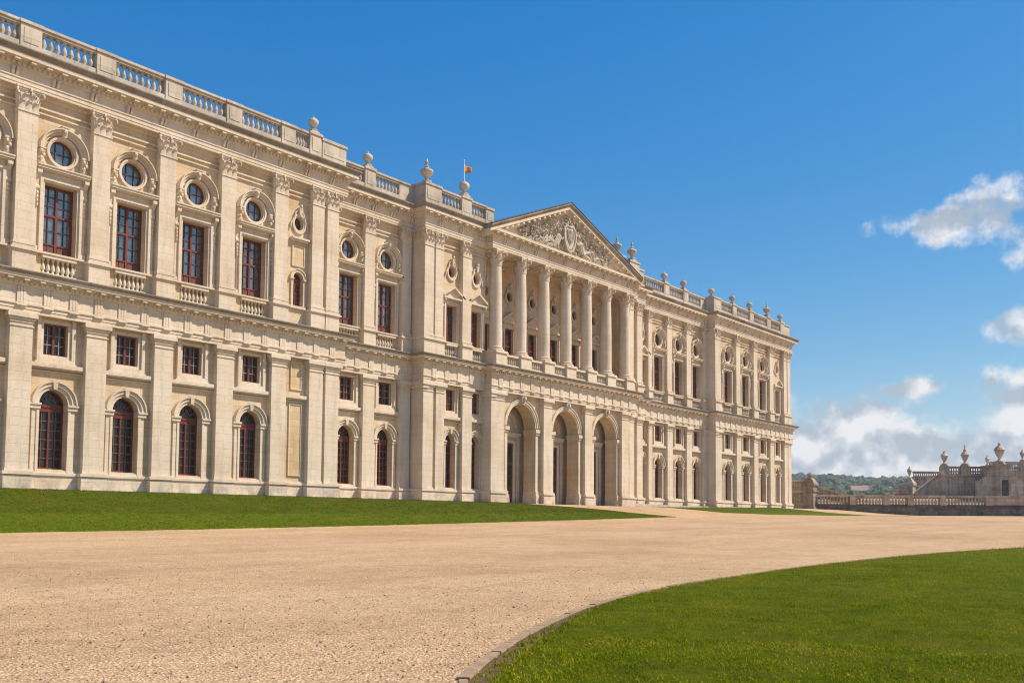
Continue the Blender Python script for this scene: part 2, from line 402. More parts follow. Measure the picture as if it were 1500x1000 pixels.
def upper_entablature():
    m = MB(); m.sweep(PATH, [(-.4, 26.5), (.5, 26.5), (.5, 26.68), (.53, 26.68), (.53, 26.9), (.58, 26.93), (.58, 27.0), (-.4, 27.0)])
    part(m, 'architrave', 'trim')
    m = MB(); m.sweep(PATH, [(-.4, 27.0), (.5, 27.0), (.5, 27.5), (-.4, 27.5)])
    for i in range(len(PATH) - 2):
        (x0, y0), (x1, y1) = PATH[i], PATH[i + 1]
        if y0 == y1:
            n = max(1, round((x1 - x0) / 2.3))
            for k in range(n):
                c = x0 + (k + .5) * (x1 - x0) / n
                for dx in (-.2, .05): m.prism([(y0 - .48, 27.02), (y0 - .6, 27.1), (y0 - .74, 27.42), (y0 - .74, 27.49), (y0 - .48, 27.49)], c + dx, c + dx + .15, 'x')
    part(m, 'frieze', 'trim')
    m = MB()
    m.sweep(PATH, [(-.4, 27.5), (.55, 27.5), (.64, 27.6), (.64, 27.8), (.72, 27.87), (.72, 27.92), (1.1, 27.96), (1.1, 28.2), (-.4, 28.2)])
    for i in range(len(PATH) - 2):
        (x0, y0), (x1, y1) = PATH[i], PATH[i + 1]
        if y0 == y1:
            n = int((x1 - x0 + 1.1) / .3)
            if x0 < 96:
                for k in range(n): m.pb(x0 - .5 + k * .3, x0 - .5 + k * .3 + .17, y0, .62, .74, 27.62, 27.79)
            n = int((x1 - x0 + 1.6) / .92)
            for k in range(n):
                xx = x0 - .7 + k * .92 + .2
                m.pb(xx, xx + .32, y0, .7, 1.05, 27.81, 27.957)
    part(m, 'cornice', 'trim')
    m = MB(); pr = [(-.4, 28.2), (1.12, 28.2), (1.14, 28.28), (1.24, 28.36), (1.3, 28.46), (1.3, 28.54), (1.2, 28.57), (-.4, 28.62)]
    m.sweep(PATH[:7], pr); m.sweep(PATH[8:], pr)
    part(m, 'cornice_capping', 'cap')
upper_entablature()

# ---- windows ----------------------------------------------------------------
def glaze(name, mb_pane, mat, win): part(mb_pane, 'pane', mat, win)
def pane_poly(poly, y): 
    m = MB(); m.prism(poly, y, y + .03); return m
def hood_console(m, x, Y, z0, z1, w=.26, p=.42):
    prof = [(Y + .02, z0), (Y - .08, z0), (Y - .16, z0 + .08), (Y - .17, z0 + .2), (Y - .11, z0 + .3), (Y - .13, z0 + .55 * (z1 - z0)),
            (Y - .26, z0 + .72 * (z1 - z0)), (Y - p, z0 + .82 * (z1 - z0)), (Y - p, z1), (Y + .02, z1)]
    m.prism(prof, x - w / 2, x + w / 2, 'x')
def win_rect(x, Y, w, z0, z1, rec=.42, cols=4, transom=None, rows=(2, 3), panel=0, glassm='glass', surround=None, barm='bar'):
    m = MB(); y = Y + rec; b = .1; h = w / 2
    for q in (-1, 1): m.box(min(x + q * h, x + q * (h - b)), max(x + q * h, x + q * (h - b)), y - .07, y + .06, z0, z1)
    m.box(x - h + b, x + h - b, y - .068, y + .06, z1 - b, z1); m.box(x - h + b, x + h - b, y - .068, y + .06, z0, z0 + b)
    m.box(x - .07, x + .07, y - .085, y + .06, z0 + b, z1 - b)
    segs = []
    lo = z0 + b
    if panel: m.box(x - h + b, x + h - b, y - .08, y + .06, z0 + panel, z0 + panel + .08); lo = z0 + panel + .08
    if transom: m.box(x - h + b, x + h - b, y - .08, y + .058, transom - .07, transom + .07); segs = [(lo, transom - .07, rows[0]), (transom + .07, z1 - b, rows[1])]
    else: segs = [(lo, z1 - b, rows[0])]
    win = part(m, 'window', 'red')
    m = MB()
    for a, c, r in segs:
        for k in range(1, r): zz = a + (c - a) * k / r; m.box(x - h + b, x + h - b, y - .03, y + .05, zz - .022, zz + .022)
        hc = cols // 2
        for q in (-1, 1):
            for k in range(1, hc):
                xx = x + q * (.07 + (h - b - .07) * k / hc); m.box(xx - .02, xx + .02, y - .032, y + .05, a, c)
    part(m, 'glazing_bars', barm, win)
    if panel:
        m = MB()
        for q in (-1, 1):
            for k in range(2):
                xa = x + q * (.09 + (h - b - .09) * (k + .06) / 2); xb = x + q * (.09 + (h - b - .09) * (k + .94) / 2)
                m.box(min(xa, xb), max(xa, xb), y - .03, y + .03, z0 + b + .02, z0 + panel - .02)
        m.box(x - h + b, x + h - b, y + .0, y + .07, z0 + b, z0 + panel)
        part(m, 'panel', 'redpanel', win)
    m = MB(); m.box(x - h + .03, x + h - .03, y + .05, y + .075, z0 + .03, z1 - .03)
    part(m, 'pane', glassm, win)
    return win
def win_arch(x, Y, w, z0, zs, rec=.55, glassm='glassdark', rows=6, bars=True):
    m = MB(); y = Y + rec; b = .09; h = w / 2
    for q in (-1, 1): m.box(min(x + q * h, x + q * (h - b)), max(x + q * h, x + q * (h - b)), y - .07, y + .06, z0, zs)
    m.arc(x, zs, h - b, h, y - .07, y + .06)
    m.box(x - h + b, x + h - b, y - .068, y + .06, z0, z0 + .12)
    m.box(x - .055, x + .055, y - .08, y + .06, z0 + .12, zs - .42)
    m.box(x - h + b * .5, x + h - b * .5, y - .14, y + .06, zs - .16, zs + .02); m.box(x - h + b * .7, x + h - b * .7, y - .09, y + .06, zs - .42, zs - .16)
    win = part(m, 'window', 'red')
    m = MB()
    for k in range(1, rows): zz = z0 + .12 + (zs - .54 - z0) * k / rows; m.box(x - h + b, x + h - b, y - .03, y + .05, zz - .022, zz + .022)
    for q in (-1, 1):
        xx = x + q * (.055 + (h - b - .055) / 2); m.box(xx - .02, xx + .02, y - .032, y + .05, z0 + .12, zs - .42)
    m.arc(x, zs + .02, .3, .345, y - .03, y + .05, seg=10)
    for k in range(1, 6):
        a = pi * k / 6; r0, r1 = .32, h - b
        dx, dz = -sin(a) * .018, cos(a) * .018
        P = [(x + r0 * cos(a) + dx, zs + .02 + r0 * sin(a) + dz), (x + r0 * cos(a) - dx, zs + .02 + r0 * sin(a) - dz), (x + r1 * cos(a) - dx, zs + r1 * sin(a) - dz), (x + r1 * cos(a) + dx, zs + r1 * sin(a) + dz)]
        m.prism(P, y - .028, y + .05)
    part(m, 'glazing_bars', 'barred', win)
    part(pane_poly(arch_hole(x, w - .06, z0 + .03, zs), y + .05), 'pane', glassm, win)
    return win
def win_round(x, Y, r, z, rec=.4, glassm='glass', sz=1.0):
    m = MB(); y = Y + rec
    m.arc(x, z, r - .06, r, y - .06, y + .06, 0, 2 * pi, 24, sz)
    win = part(m, 'window', 'redpanel')
    m = MB()
    if r > .5:
        for k in (-1, 1):
            o = k * r * .34; l = sqrt(r * r - o * o) - .04; m.box(x + o - .022, x + o + .022, y - .03, y + .04, z - l * sz, z + l * sz)
        m.box(x - r + .05, x + r - .05, y - .031, y + .041, z - .022, z + .022)
    else:
        m.box(x - .02, x + .02, y - .03, y + .04, z - (r - .04) * sz, z + (r - .04) * sz); m.box(x - r + .04, x + r - .04, y - .031, y + .041, z - .02, z + .02)
    part(m, 'glazing_bars', 'bar', win)
    part(pane_poly(circ_hole(x, z, r - .03, 24, sz), y + .04), 'pane', glassm, win)
    return win

# ---- stone surrounds (parts of the palace, one per opening)
def sur_arch(x, Y, w, z0, zs, lim, win):
    m = MB(); h = w / 2
    for q in (-1, 1):
        a, b = x + q * h, x + q * (h + .42)
        m.pb(min(a, b) , max(a, b), Y, -.02, .1, 4.2, zs - .32)
        m.pb(min(a, x + q * (h + .16)), max(a, x + q * (h + .16)), Y, .09, .15, 4.2, zs - .32)
        b2 = x + q * min(h + .56, lim)
        m.pb(min(a - q * .05, b2), max(a - q * .05, b2), Y, -.35, .2, zs - .32, zs - .1); m.pb(min(a - q * .07, b2 + q * .04), max(a - q * .07, b2 + q * .04), Y, -.35, .27, zs - .1, zs + .02)
    m.arc(x, zs + .02, h, h + .2, Y - .1, Y + .02, seg=20); m.arc(x, zs + .02, h + .2, h + .42, Y - .2, Y + .02, seg=20); m.arc(x, zs + .02, h + .42, h + .5, Y - .3, Y + .02, seg=20)
    m.taper(x - .1, x + .1, Y - .26, Y, zs + h + .02, x - .17, x + .17, Y - .3, Y, zs + h + .56)
    part(m, 'surround', 'trim', win)
def sur_small(x, Y, w, z0, z1, win):
    m = MB(); h = w / 2
    for g0, g1, p in ((0, .2, .08), (.2, .42, .2)):
        for q in (-1, 1): m.pb(min(x + q * (h + g0), x + q * (h + g1)), max(x + q * (h + g0), x + q * (h + g1)), Y, -.02, p, z0 - g0, min(z1 + g1, 13.32))
        m.pb(x - h - g1, x + h + g1, Y, -.02, p + .002, z0 - g1, z0 - g0)
        if z1 + g0 < 13.2: m.pb(x - h - g0, x + h + g0, Y, -.02, p + .001, z1 + g0, min(z1 + g1, 13.32))
    m.pb(x - h - .5, x + h + .5, Y, -.02, .2, z0 - .52, z0 - .42)
    part(m, 'surround', 'trim', win)
def frame_strips(m, x, Y, h, z0, z1):
    for g0, g1, p in ((0, .13, .1), (.13, .3, .2)):
        for q in (-1, 1): m.pb(min(x + q * (h + g0), x + q * (h + g1)), max(x + q * (h + g0), x + q * (h + g1)), Y, -.02, p, z0, z1 + g0)
        m.pb(x - h - g1, x + h + g1, Y, -.02, p + .002, z1 + g0, z1 + g1)
def sur_big(x, Y, w, z0, z1, win, k=1.0, lim=9):
    """architrave, side strips, consoles and hood cornice"""
    m = MB(); h = w / 2; frame_strips(m, x, Y, h, z0, z1)
    o = min(h + .3 + .24 * k, lim - .06)
    for q in (-1, 1):
        m.pb(min(x + q * (h + .3), x + q * o), max(x + q * (h + .3), x + q * o), Y, -.02, .08, z0, z1 + .3)
        m.pb(min(x + q * (h + .32), x + q * (o + .06)), max(x + q * (h + .32), x + q * (o + .06)), Y, -.02, .16, z0, z0 + .3)
        hood_console(m, x + q * (h + .3 + .14 * k), Y, z1 - .55, z1 + .62, .24 * k + .04)
    for q in (-1, 1):
        xx = x + q * (h + .3 + .14 * k)
        for j in range(4): m.ball((xx, Y - .1, z1 - .75 - .24 * j), (.11 - .015 * j, .11, .14), 6, 4)
    m.pb(x - h - .28, x + h + .28, Y, -.02, .12, z1 + .302, z1 + .62)
    m.pb(x - o - .06, x + o + .06, Y, -.02, .36, z1 + .62, z1 + .72); e1 = min(o + .16, lim - .01); e2 = min(o + .2, lim); m.pb(x - e1, x + e1, Y, -.02, .5, z1 + .72, z1 + .86); m.pb(x - e2, x + e2, Y, -.02, .56, z1 + .86, z1 + .94)
    m.pb(x - o, x + o, Y, -.02, .3, z0 - .12, z0 - .002)
    part(m, 'surround', 'trim', win)
def sur_oc(x, Y, r, z, win, k=1.0):
    """round window inside an arched pediment on small consoles, with keystone"""
    m = MB(); R = r * 1.5
    m.arc(x, z, r, r + .08, Y - .08, Y + .02, 0, 2 * pi, 28); m.arc(x, z, r + .08, r + .2 * k, Y - .15, Y + .02, 0, 2 * pi, 28)
    m.arc(x, z - .1, R, R + .16, Y - .16, Y + .02, seg=22); m.arc(x, z - .1, R + .16, R + .3, Y - .34, Y + .02, seg=22); m.arc(x, z - .1, R + .3, R + .36, Y - .46, Y + .02, seg=22)
    for q in (-1, 1):
        hood_console(m, x + q * (R + .16), Y, z - .95, z - .1, .34, .3)
        m.pb(x + q * (R + .16) - .2, x + q * (R + .16) + .2, Y, -.02, .36, z - .1, z + .02)
    m.taper(x - .12, x + .12, Y - .32, Y, z + R - .22, x - .2, x + .2, Y - .42, Y, z + R + .34)
    m.ball((x, Y - .4, z + R + .1), (.13, .1, .16)); m.pb(x - .24, x + .24, Y, -.02, .46, z + R + .34, z + R + .42)
    for q in (-1, 1):
        m.ball((x + q * .2, Y - .36, z + R + .28), (.09, .09, .09), 6, 4)
        for j in range(3): m.ball((x + q * (R + .16) + (.07 if j % 2 else -.07), Y - .33, z - .25 - .22 * j), (.12, .1, .13), 6, 4)
    part(m, 'surround', 'trim', win)
def sur_oc_small(x, Y, r, z, win):
    m = MB()
    m.arc(x, z, r, r + .09, Y - .08, Y + .02, 0, 2 * pi, 24, 1.2); m.arc(x, z, r + .09, r + .22, Y - .14, Y + .02, 0, 2 * pi, 24, 1.2)
    m.taper(x - .09, x + .09, Y - .26, Y, z + r + .2, x - .15, x + .15, Y - .34, Y, z + r + .75); m.ball((x, Y - .3, z + r + .86), (.14, .12, .14), 6, 4)
    for q in (-1, 1): m.tube([(x + q * .12, Y - .14, z + r + .55), (x + q * .38, Y - .12, z + r + .35), (x + q * .5, Y - .12, z + .3), (x + q * (r + .34), Y - .1, z - .1), (x + q * (r + .4), Y - .1, z - .5)], [.07, .07, .06, .08, .05])
    part(m, 'surround', 'trim', win)
def sur_pediment(x, Y, w, z0, z1, win):
    m = MB(); h = w / 2; frame_strips(m, x, Y, h, z0, z1); o = h + .48
    for q in (-1, 1):
        m.pb(min(x + q * (h + .3), x + q * o), max(x + q * (h + .3), x + q * o), Y, -.02, .08, z0, z1 + .3)
        hood_console(m, x + q * (h + .38), Y, z1 - .3, z1 + .5, .22)
    m.pb(x - h - .26, x + h + .26, Y, -.02, .1, z1 + .302, z1 + .5)
    b = z1 + .5; m.pb(x - o - .14, x + o + .14, Y, -.02, .46, b, b + .16)
    e = o + .2; a = b + .16; ap = a + .62 * e
    m.prism([(x - e, a + .001), (x + e, a + .001), (x, ap)], Y - .2, Y + .02)
    for q in (-1, 1): m.prism([(x + q * e, a + .001), (x + q * (e + .06), a + .15), (x, ap + .2), (x, ap), ][::q], Y - .5, Y + .02)
    m.pb(x - o, x + o, Y, -.02, .26, z0 - .12, z0 - .002)
    part(m, 'surround', 'trim', win)

# ---- balusters
NB = [0]
BAL_LATE = MB()
def baluster_prof(z0, z1, w=.1):
    h = z1 - z0
    return [(w, z0), (w, z0 + .05 * h), (w * .6, z0 + .09 * h), (w * .55, z0 + .14 * h), (w * 1.0, z0 + .26 * h), (w * 1.08, z0 + .36 * h), (w * .8, z0 + .52 * h), (w * .48, z0 + .72 * h),
            (w * .46, z0 + .82 * h), (w * .8, z0 + .86 * h), (w * .62, z0 + .9 * h), (w, z0 + .95 * h), (w, z1)]
def balusters(x0, x1, y, z0, z1, n, parent, mat, single=True, w=.1):
    for k in range(n):
        xx = x0 + (k + .5) * (x1 - x0) / n
        if single:
            m = MB(); m.lathe(xx, y, baluster_prof(z0, z1, w), 8, pi / 8); part(m, 'baluster', mat, parent, True); NB[0] += 1
        else: BAL_LATE.lathe(xx, y, baluster_prof(z0, z1, w), 6, pi / 6)

def win_balustrade(x, Y, w, single):
    m = MB(); h = w / 2 + .05
    m.pb(x - h, x + h, Y, -.05, .24, 16.87, 17.06); m.pb(x - h, x + h, Y, -.3, .2, 15.72, 15.98)
    o = part(m, 'balustrade', 'trim')
    balusters(x - h, x + h, Y + .02, 15.98, 16.87, max(4, round(w / .3)), o, 'trim', single, .115)

# ---- bay wall
def bay(m, x0, x1, Y, x, kind, single=False):
    yb = Y + .6
    if kind in ('full', 'ped'):
        w = {'full': 1.72, 'ped': 1.25}[kind]; ws = {'full': 1.46, 'ped': 1.1}[kind]; lim = min(x - x0, x1 - x)
        zs = 9.08 - w / 2 if kind == 'full' else 8.45
        zb = 4.37
        m.quad(x0, x1, 2.6, 4.3, Y)
        m.band(x0, x1, 4.3, 10.5, Y, arch_hole(x, w, zb, zs), yb)
        sur_arch(x, Y, w, zb, zs, lim, win_arch(x, Y, w, zb, zs))
        m.band(x0, x1, 10.5, 13.6, Y, rect_hole(x, ws, 11.13, 13.0), Y + .45)
        sur_small(x, Y, ws, 11.13, 13.0, win_rect(x, Y, ws, 11.13, 13.0, .32, 4, None, (3,), 0, 'glassdark', barm='barpale'))
        wr = {'full': 1.98, 'ped': 1.35}[kind]; hb = wr / 2 + .05
        m.quad(x0, x1, 13.6, 15.75, Y)
        m.band(x0, x1, 15.75, 17.1, Y, rect_hole(x, hb * 2 - .06, 15.9, 16.95), Y + .5)
        m.quad(x - hb, x + hb, 15.8, 17.0, Y + .48)
        win_balustrade(x, Y, wr, single)
        zt = 21.4 if kind == 'full' else 20.5
        m.band(x0, x1, 17.1, 22.0, Y, rect_hole(x, wr, 17.19, zt), Y + .6)
        win = win_rect(x, Y, wr, 17.19, zt, .5, 4, 17.19 + (zt - 17.19) * .57, (2, 3), .62)
        if kind == 'full':
            sur_big(x, Y, wr, 17.19, zt, win, 1.0, max(1.4, min(x - x0, x1 - x) - .62))
            m.band(x0, x1, 22.0, 26.6, Y, circ_hole(x, 23.42, .76, 28), Y + .5)
            sur_oc(x, Y, .76, 23.42, win_round(x, Y, .76, 23.42, .3))
        else:
            sur_pediment(x, Y, wr, 17.19, zt, win)
            m.band(x0, x1, 22.0, 26.6, Y, circ_hole(x, 23.5, .42, 20, 1.2), Y + .5)
            sur_oc_small(x, Y, .42, 23.5, win_round(x, Y, .42, 23.5, .4, 'glass', 1.2))
    elif kind == 'narrow':
        m.quad(x0, x1, 2.6, 15.75, Y)
        m.quad(x0, x1, 15.75, 17.1, Y)
        m.band(x0, x1, 17.1, 20.1, Y, arch_hole(x, .92, 17.25, 19.3), Y + .5)
        win = win_arch(x, Y, .92, 17.25, 19.3, .35, 'glass', 5)
        s_ = MB()
        for q in (-1, 1):
            s_.pb(min(x + q * .46, x + q * .64), max(x + q * .46, x + q * .64), Y, -.02, .12, 17.25, 19.2)
            s_.pb(min(x + q * .44, x + q * .74), max(x + q * .44, x + q * .74), Y, -.02, .2, 19.2, 19.32)
        s_.arc(x, 19.32, .46, .66, Y - .12, Y + .02, seg=16); s_.arc(x, 19.32, .66, .74, Y - .18, Y + .02, seg=16)
        s_.pb(x - .72, x + .72, Y, -.02, .2, 17.05, 17.24)
        part(s_, 'surround', 'trim', win)
        m.band(x0, x1, 20.1, 26.6, Y, circ_hole(x, 23.45, .42, 20, 1.2), Y + .5)
        sur_oc_small(x, Y, .42, 23.45, win_round(x, Y, .42, 23.45, .35, 'glass', 1.2))
        p = MB()
        for z0, z1, hw in ((4.75, 9.9, .5), (11.1, 13.0, .42), (20.3, 21.7, .5)):
            p = MB(); p.pb(x - hw, x + hw, Y, -.02, .045, z0, z1); wp = part(p, 'wall_panel', 'orange'); p = MB()
            for q in (-1, 1): p.pb(min(x + q * hw, x + q * (hw + .08)), max(x + q * hw, x + q * (hw + .08)), Y, -.02, .1, z0, z1)
            p.pb(x - hw - .08, x + hw + .08, Y, -.02, .102, z1, z1 + .08); p.pb(x - hw - .08, x + hw + .08, Y, -.02, .102, z0 - .08, z0); part(p, 'moulding', 'trim', wp)
        p = MB(); p.pb(x - .72, x + .72, Y, -.02, .3, 22.05, 22.2); p.pb(x - .78, x + .78, Y, -.02, .4, 22.2, 22.34)
        part(p, 'string_course', 'trim')
    else:
        m.quad(x0, x1, 2.6, 26.6, Y)
def bay_mouldings(x0, x1, Y, x):
    m = MB(); m.pb(x0, x1, Y, -.02, .2, 10.26, 10.36); m.pb(x0, x1, Y, -.02, .36, 10.36, 10.6); part(m, 'string_course', 'trim')
    m = MB(); m.pb(x0, x1, Y, -.02, .12, 4.2, 4.3); part(m, 'plinth_moulding', 'trim')
    for z0, z1, g in ((4.4, 10.1, .08), (17.7, 25.4, .12)):
        m = MB(); m.pb(x0 + g, x0 + g + .08, Y, -.02, .12, z0, z1); m.pb(x1 - g - .08, x1 - g, Y, -.02, .12, z0, z1); m.pb(x0 + g, x1 - g, Y, -.02, .14, z1, z1 + .08); part(m, 'panel_moulding', 'trim')
    m = MB(); m.pb(x0, x1, Y, -.02, .16, 25.7, 25.8); part(m, 'string_course', 'trim')
    m = MB(); m.pb(x0, x1, Y, -.02, .14, 15.7, 15.85); part(m, 'plinth_moulding', 'trim')
    m = MB(); m.pb(x0, x1, Y, -.02, .1, 26.28, 26.5); part(m, 'bed_moulding', 'trim')

# ---- pilasters
def leaf(m, x, y, z, h, w, out, dirx=0.0, diry=-1.0):
    """acanthus leaf standing against a bell, curling outwards at the tip"""
    sx, sy = -diry, dirx
    pr = [(0.0, 0.0, .62), (.1, .3, .95), (.2, .62, 1.0), (.5, .88, .85), (.95, 1.0, .5), (1.05, .86, .2)]
    vs = []; fs = []
    for o, t, ww in pr:
        for q in (-.5, 0, .5):
            oo = out * o + (0.0 if q else out * .22)
            vs.append((x + dirx * oo + sx * w * ww * q, y + diry * oo + sy * w * ww * q, z + h * t))
    n = len(pr)
    for o, t, ww in pr:
        for q in (-.5, 0, .5):
            oo = out * o - .05
            vs.append((x + dirx * oo + sx * w * ww * q, y + diry * oo + sy * w * ww * q, z + h * t - .03))
    for i in range(n - 1):
        for q in (0, 1):
            a = i * 3 + q; fs.append((a, a + 1, a + 4, a + 3)); b = a + n * 3; fs.append((b, b + 3, b + 4, b + 1))
        for q in (0, 2):
            a = i * 3 + q; fs.append((a, a + 3, a + 3 + n * 3, a + n * 3))
    fs += [(0, n * 3, n * 3 + 1, n * 3 + 2, 2, 1), ((n - 1) * 3, (n - 1) * 3 + 1, (n - 1) * 3 + 2, n * 6 - 1, n * 6 - 2, n * 6 - 3)]
    m.add(vs, fs)
def volute(m, x, y, z, r, dx, dy):
    px, py = -dy, dx   # axis of the scroll lies across the leaving direction
    for q in (-1, 1): pass
    pts = []
    for k in range(13):
        a = pi * .5 - k * pi / 6; rr = r * (1 - k / 15)
        pts.append((x + dx * rr * cos(a), y + dy * rr * cos(a), z + rr * sin(a)))
    pts = [(x - dx * r * 1.6, y - dy * r * 1.6, z - r * 1.4), (x - dx * r * .8, y - dy * r * .8, z + r * .5)] + pts
    m.tube(pts, [.05, .07] + [.075 - .003 * k for k in range(13)], 6)
def cap_pil(m, x, Y, p, w, z0=25.2, z1=26.5, lod=0):
    """Corinthian pilaster capital; p = projection of the shaft"""
    yf = Y - p; h = z1 - z0; hw = w / 2
    m.pb(x - hw - .05, x + hw + .05, Y, -.02, p + .05, z0 - .1, z0)
    m.taper(x - hw * .96, x + hw * .96, yf + .02, Y, z0, x - hw * 1.12, x + hw * 1.12, yf - .12, Y, z1 - .2)
    for k in range(3): leaf(m, x + (k - 1) * w * .34, yf + .01, z0, h * .42, w * .34, .17)
    for q in (-1, 1): leaf(m, x + q * hw * .97, yf + p * .5, z0, h * .42, .3, .15, q, 0)
    for k in range(2): leaf(m, x + (k - .5) * w * .42, yf - .0, z0 + h * .25, h * .45, w * .34, .24)
    for q in (-1, 1):
        leaf(m, x + q * hw * .98, yf + .04, z0 + h * .2, h * .5, w * .3, .24, q * .7, -.7)
        volute(m, x + q * (hw + .1), yf - .14, z1 - .33, .17, q * .75, -.66)
        if lod < 1: volute(m, x + q * .16, yf - .12, z1 - .36, .11, -q * .9, -.3)
    m.ball((x, yf - .22, z1 - .14), (.12, .1, .13), 6, 4)
    m.pb(x - hw - .2, x + hw + .2, Y, -.02, p + .2, z1 - .2, z1 - .1); m.pb(x - hw - .25, x + hw + .25, Y, -.02, p + .25, z1 - .1, z1 - .002)
def pilaster_up(x, Y, w=1.15, p=.5, lod=0, zb=15.7):
    m = MB(); m.pb(x - w / 2, x + w / 2, Y, -.02, p, 17.5, 25.12)
    o = part(m, 'pilaster', 'trim')
    m = MB(); hw = w / 2
    m.pb(x - hw - .1, x + hw + .1, Y, -.02, p + .12, zb, 16.95); m.pb(x - hw - .22, x + hw + .22, Y, -.02, p + .24, 16.95, 17.08)
    m.pb(x - hw - .12, x + hw + .12, Y, -.02, p + .14, 17.08, 17.2); m.pb(x - hw - .05, x + hw + .05, Y, -.02, p + .06, 17.2, 17.3); m.pb(x - hw - .08, x + hw + .08, Y, -.02, p + .09, 17.3, 17.42); m.pb(x - hw - .03, x + hw + .03, Y, -.02, p + .03, 17.42, 17.5)
    part(m, 'base', 'trim', o)
    m = MB(); cap_pil(m, x, Y, p, w, lod=lod)
    part(m, 'capital', 'trim', o, True)
def pilaster_low(x, Y, w=1.3, p=.5, zb=2.6):
    m = MB(); hw = w / 2; m.pb(x - hw, x + hw, Y, -.02, p, 4.35, 12.5); m.pb(x - hw + .012, x + hw - .012, Y, -.02, p - .012, 12.5, 12.75)
    o = part(m, 'pilaster', 'trim')
    m = MB()
    m.pb(x - hw - .16, x + hw + .16, Y, -.02, p + .17, zb, 3.92); m.pb(x - hw - .1, x + hw + .1, Y, -.02, p + .11, 3.92, 3.98); m.pb(x - hw - .24, x + hw + .24, Y, -.02, p + .25, 3.98, 4.16); m.pb(x - hw - .06, x + hw + .06, Y, -.02, p + .07, 4.16, 4.26); m.pb(x - hw - .03, x + hw + .03, Y, -.02, p + .03, 4.26, 4.35)
    part(m, 'base', 'trim', o)
    m = MB()
    m.pb(x - hw - .05, x + hw + .05, Y, -.02, p + .05, 12.5, 12.58); m.pb(x - hw - .04, x + hw + .04, Y, -.02, p + .05, 12.75, 12.9); m.pb(x - hw - .12, x + hw + .12, Y, -.02, p + .12, 12.9, 13.04); m.pb(x - hw - .2, x + hw + .2, Y, -.02, p + .2, 13.04, 13.26); m.pb(x - hw - .15, x + hw + .15, Y, -.02, p + .16, 13.26, 13.328)
    part(m, 'capital', 'trim', o)

# corner piers that wrap round a left-facing return (wall corner at xc, front plane Y, return back to Yb)
def corner_wrap(xc, Y, Yb, upper=True):
    m = MB(); a = xc - .5
    m.box(a, xc + .1, Y - .495, Yb - .02, 4.35, 12.77); m.box(a - .16, xc + .1, Y - .66, Yb, 2.6, 3.98); m.box(a - .24, xc + .1, Y - .745, Yb, 3.98, 4.16); m.box(a - .05, xc + .1, Y - .56, Yb, 4.16, 4.35)
    m.box(a - .05, xc + .1, Y - .545, Yb, 12.5, 12.58); m.box(a - .12, xc + .1, Y - .615, Yb, 12.75, 13.04); m.box(a - .2, xc + .1, Y - .695, Yb, 13.04, 13.26); m.box(a - .15, xc + .1, Y - .655, Yb, 13.26, 13.329)
    part(m, 'corner_pier', 'trim')
    if not upper: return
    m = MB()
    m.box(a, xc + .1, Y - .495, Yb - .02, 17.5, 25.2); m.box(a - .1, xc + .1, Y - .615, Yb, 15.7, 16.95); m.box(a - .16, xc + .1, Y - .675, Yb, 16.95, 17.2); m.box(a - .07, xc + .1, Y - .585, Yb, 17.2, 17.5)
    o = part(m, 'corner_pier', 'trim')
    m = MB()
    m.box(a - .05, xc + .1, Y - .545, Yb, 25.1, 25.2)
    m.taper(a + .02, xc, Y - .5, Yb, 25.2, a - .12, xc, Y - .5, Yb, 26.3)
    n = max(1, round((Yb - Y + .5) / .7))
    for k in range(n * 2):
        yy = Y - .35 + (k + .3) * (Yb - Y + .2) / (n * 2); leaf(m, a + .01, yy, 25.2, .55, .36, .17, -1, 0)
    for k in range(n * 2 - 1):
        yy = Y - .1 + (k + .5) * (Yb - Y) / (n * 2); leaf(m, a, yy, 25.52, .58, .36, .24, -1, 0)
    for k in range(n): volute(m, a - .14, Y - .3 + (k + .7) * (Yb - Y + .3) / (n + .6), 26.17, .16, -.7, .6)
    m.box(a - .2, xc + .1, Y - .5, Yb, 26.3, 26.4); m.box(a - .25, xc + .1, Y - .5, Yb, 26.4, 26.498)
    part(m, 'capital', 'trim', o, True)

# ------------------------------------------------------------------ sections
def section(name, x0, x1, Y, bays, plo, pup, single=False, lod=0):
    """bays: list of (xa, xb, x, kind)"""
    m = MB()
    for xa, xb, x, kind in bays:
        bay(m, xa, xb, Y, x, kind, single)
        if kind != 'plain': bay_mouldings(xa + .0, xb - .0, Y, x)
    part(m, 'wall', 'wall')
    for i, (x, w) in enumerate(plo): pilaster_low(x, Y, w, .5 - .007 * (i % 2))
    for i, (x, w) in enumerate(pup): pilaster_up(x, Y, w, .5 - .007 * (i % 2), lod)
A_P = [20.7, 25.29, 29.83, 34.34, 39.0, 43.5]
section('A', 9, 49.15, 0,
        [(9, 16.2, 12, 'plain'), (16.2, 20.7, 18.4, 'full'), (20.7, 25.29, 22.95, 'full'), (25.29, 29.83, 27.5, 'full'), (29.83, 34.34, 32.05, 'full'), (34.34, 39.0, 36.68, 'full'), (39.0, 43.5, 41.4, 'full'), (43.5, 46.94, 45.35, 'narrow'), (46.94, 49.15, 48, 'plain')],
        [(16.2, 1.3)] + [(x, 1.3) for x in A_P] + [(46.9, 1.28), (48.44, 1.3)], [(16.1, 1.15)] + [(x - .06, 1.15) for x in A_P] + [(46.84, 1.12), (48.26, 1.12)], True)
section('B', 49.15, 59.6, 2.2, [(49.15, 54.2, 52.15, 'full'), (54.2, 58.6, 56.4, 'full'), (58.6, 59.6, 59, 'plain')],
        [(50.0, 1.1), (54.2, 1.25), (58.35, 1.15)], [(50.0, 1.0), (54.1, 1.1), (58.35, 1.05)], True)
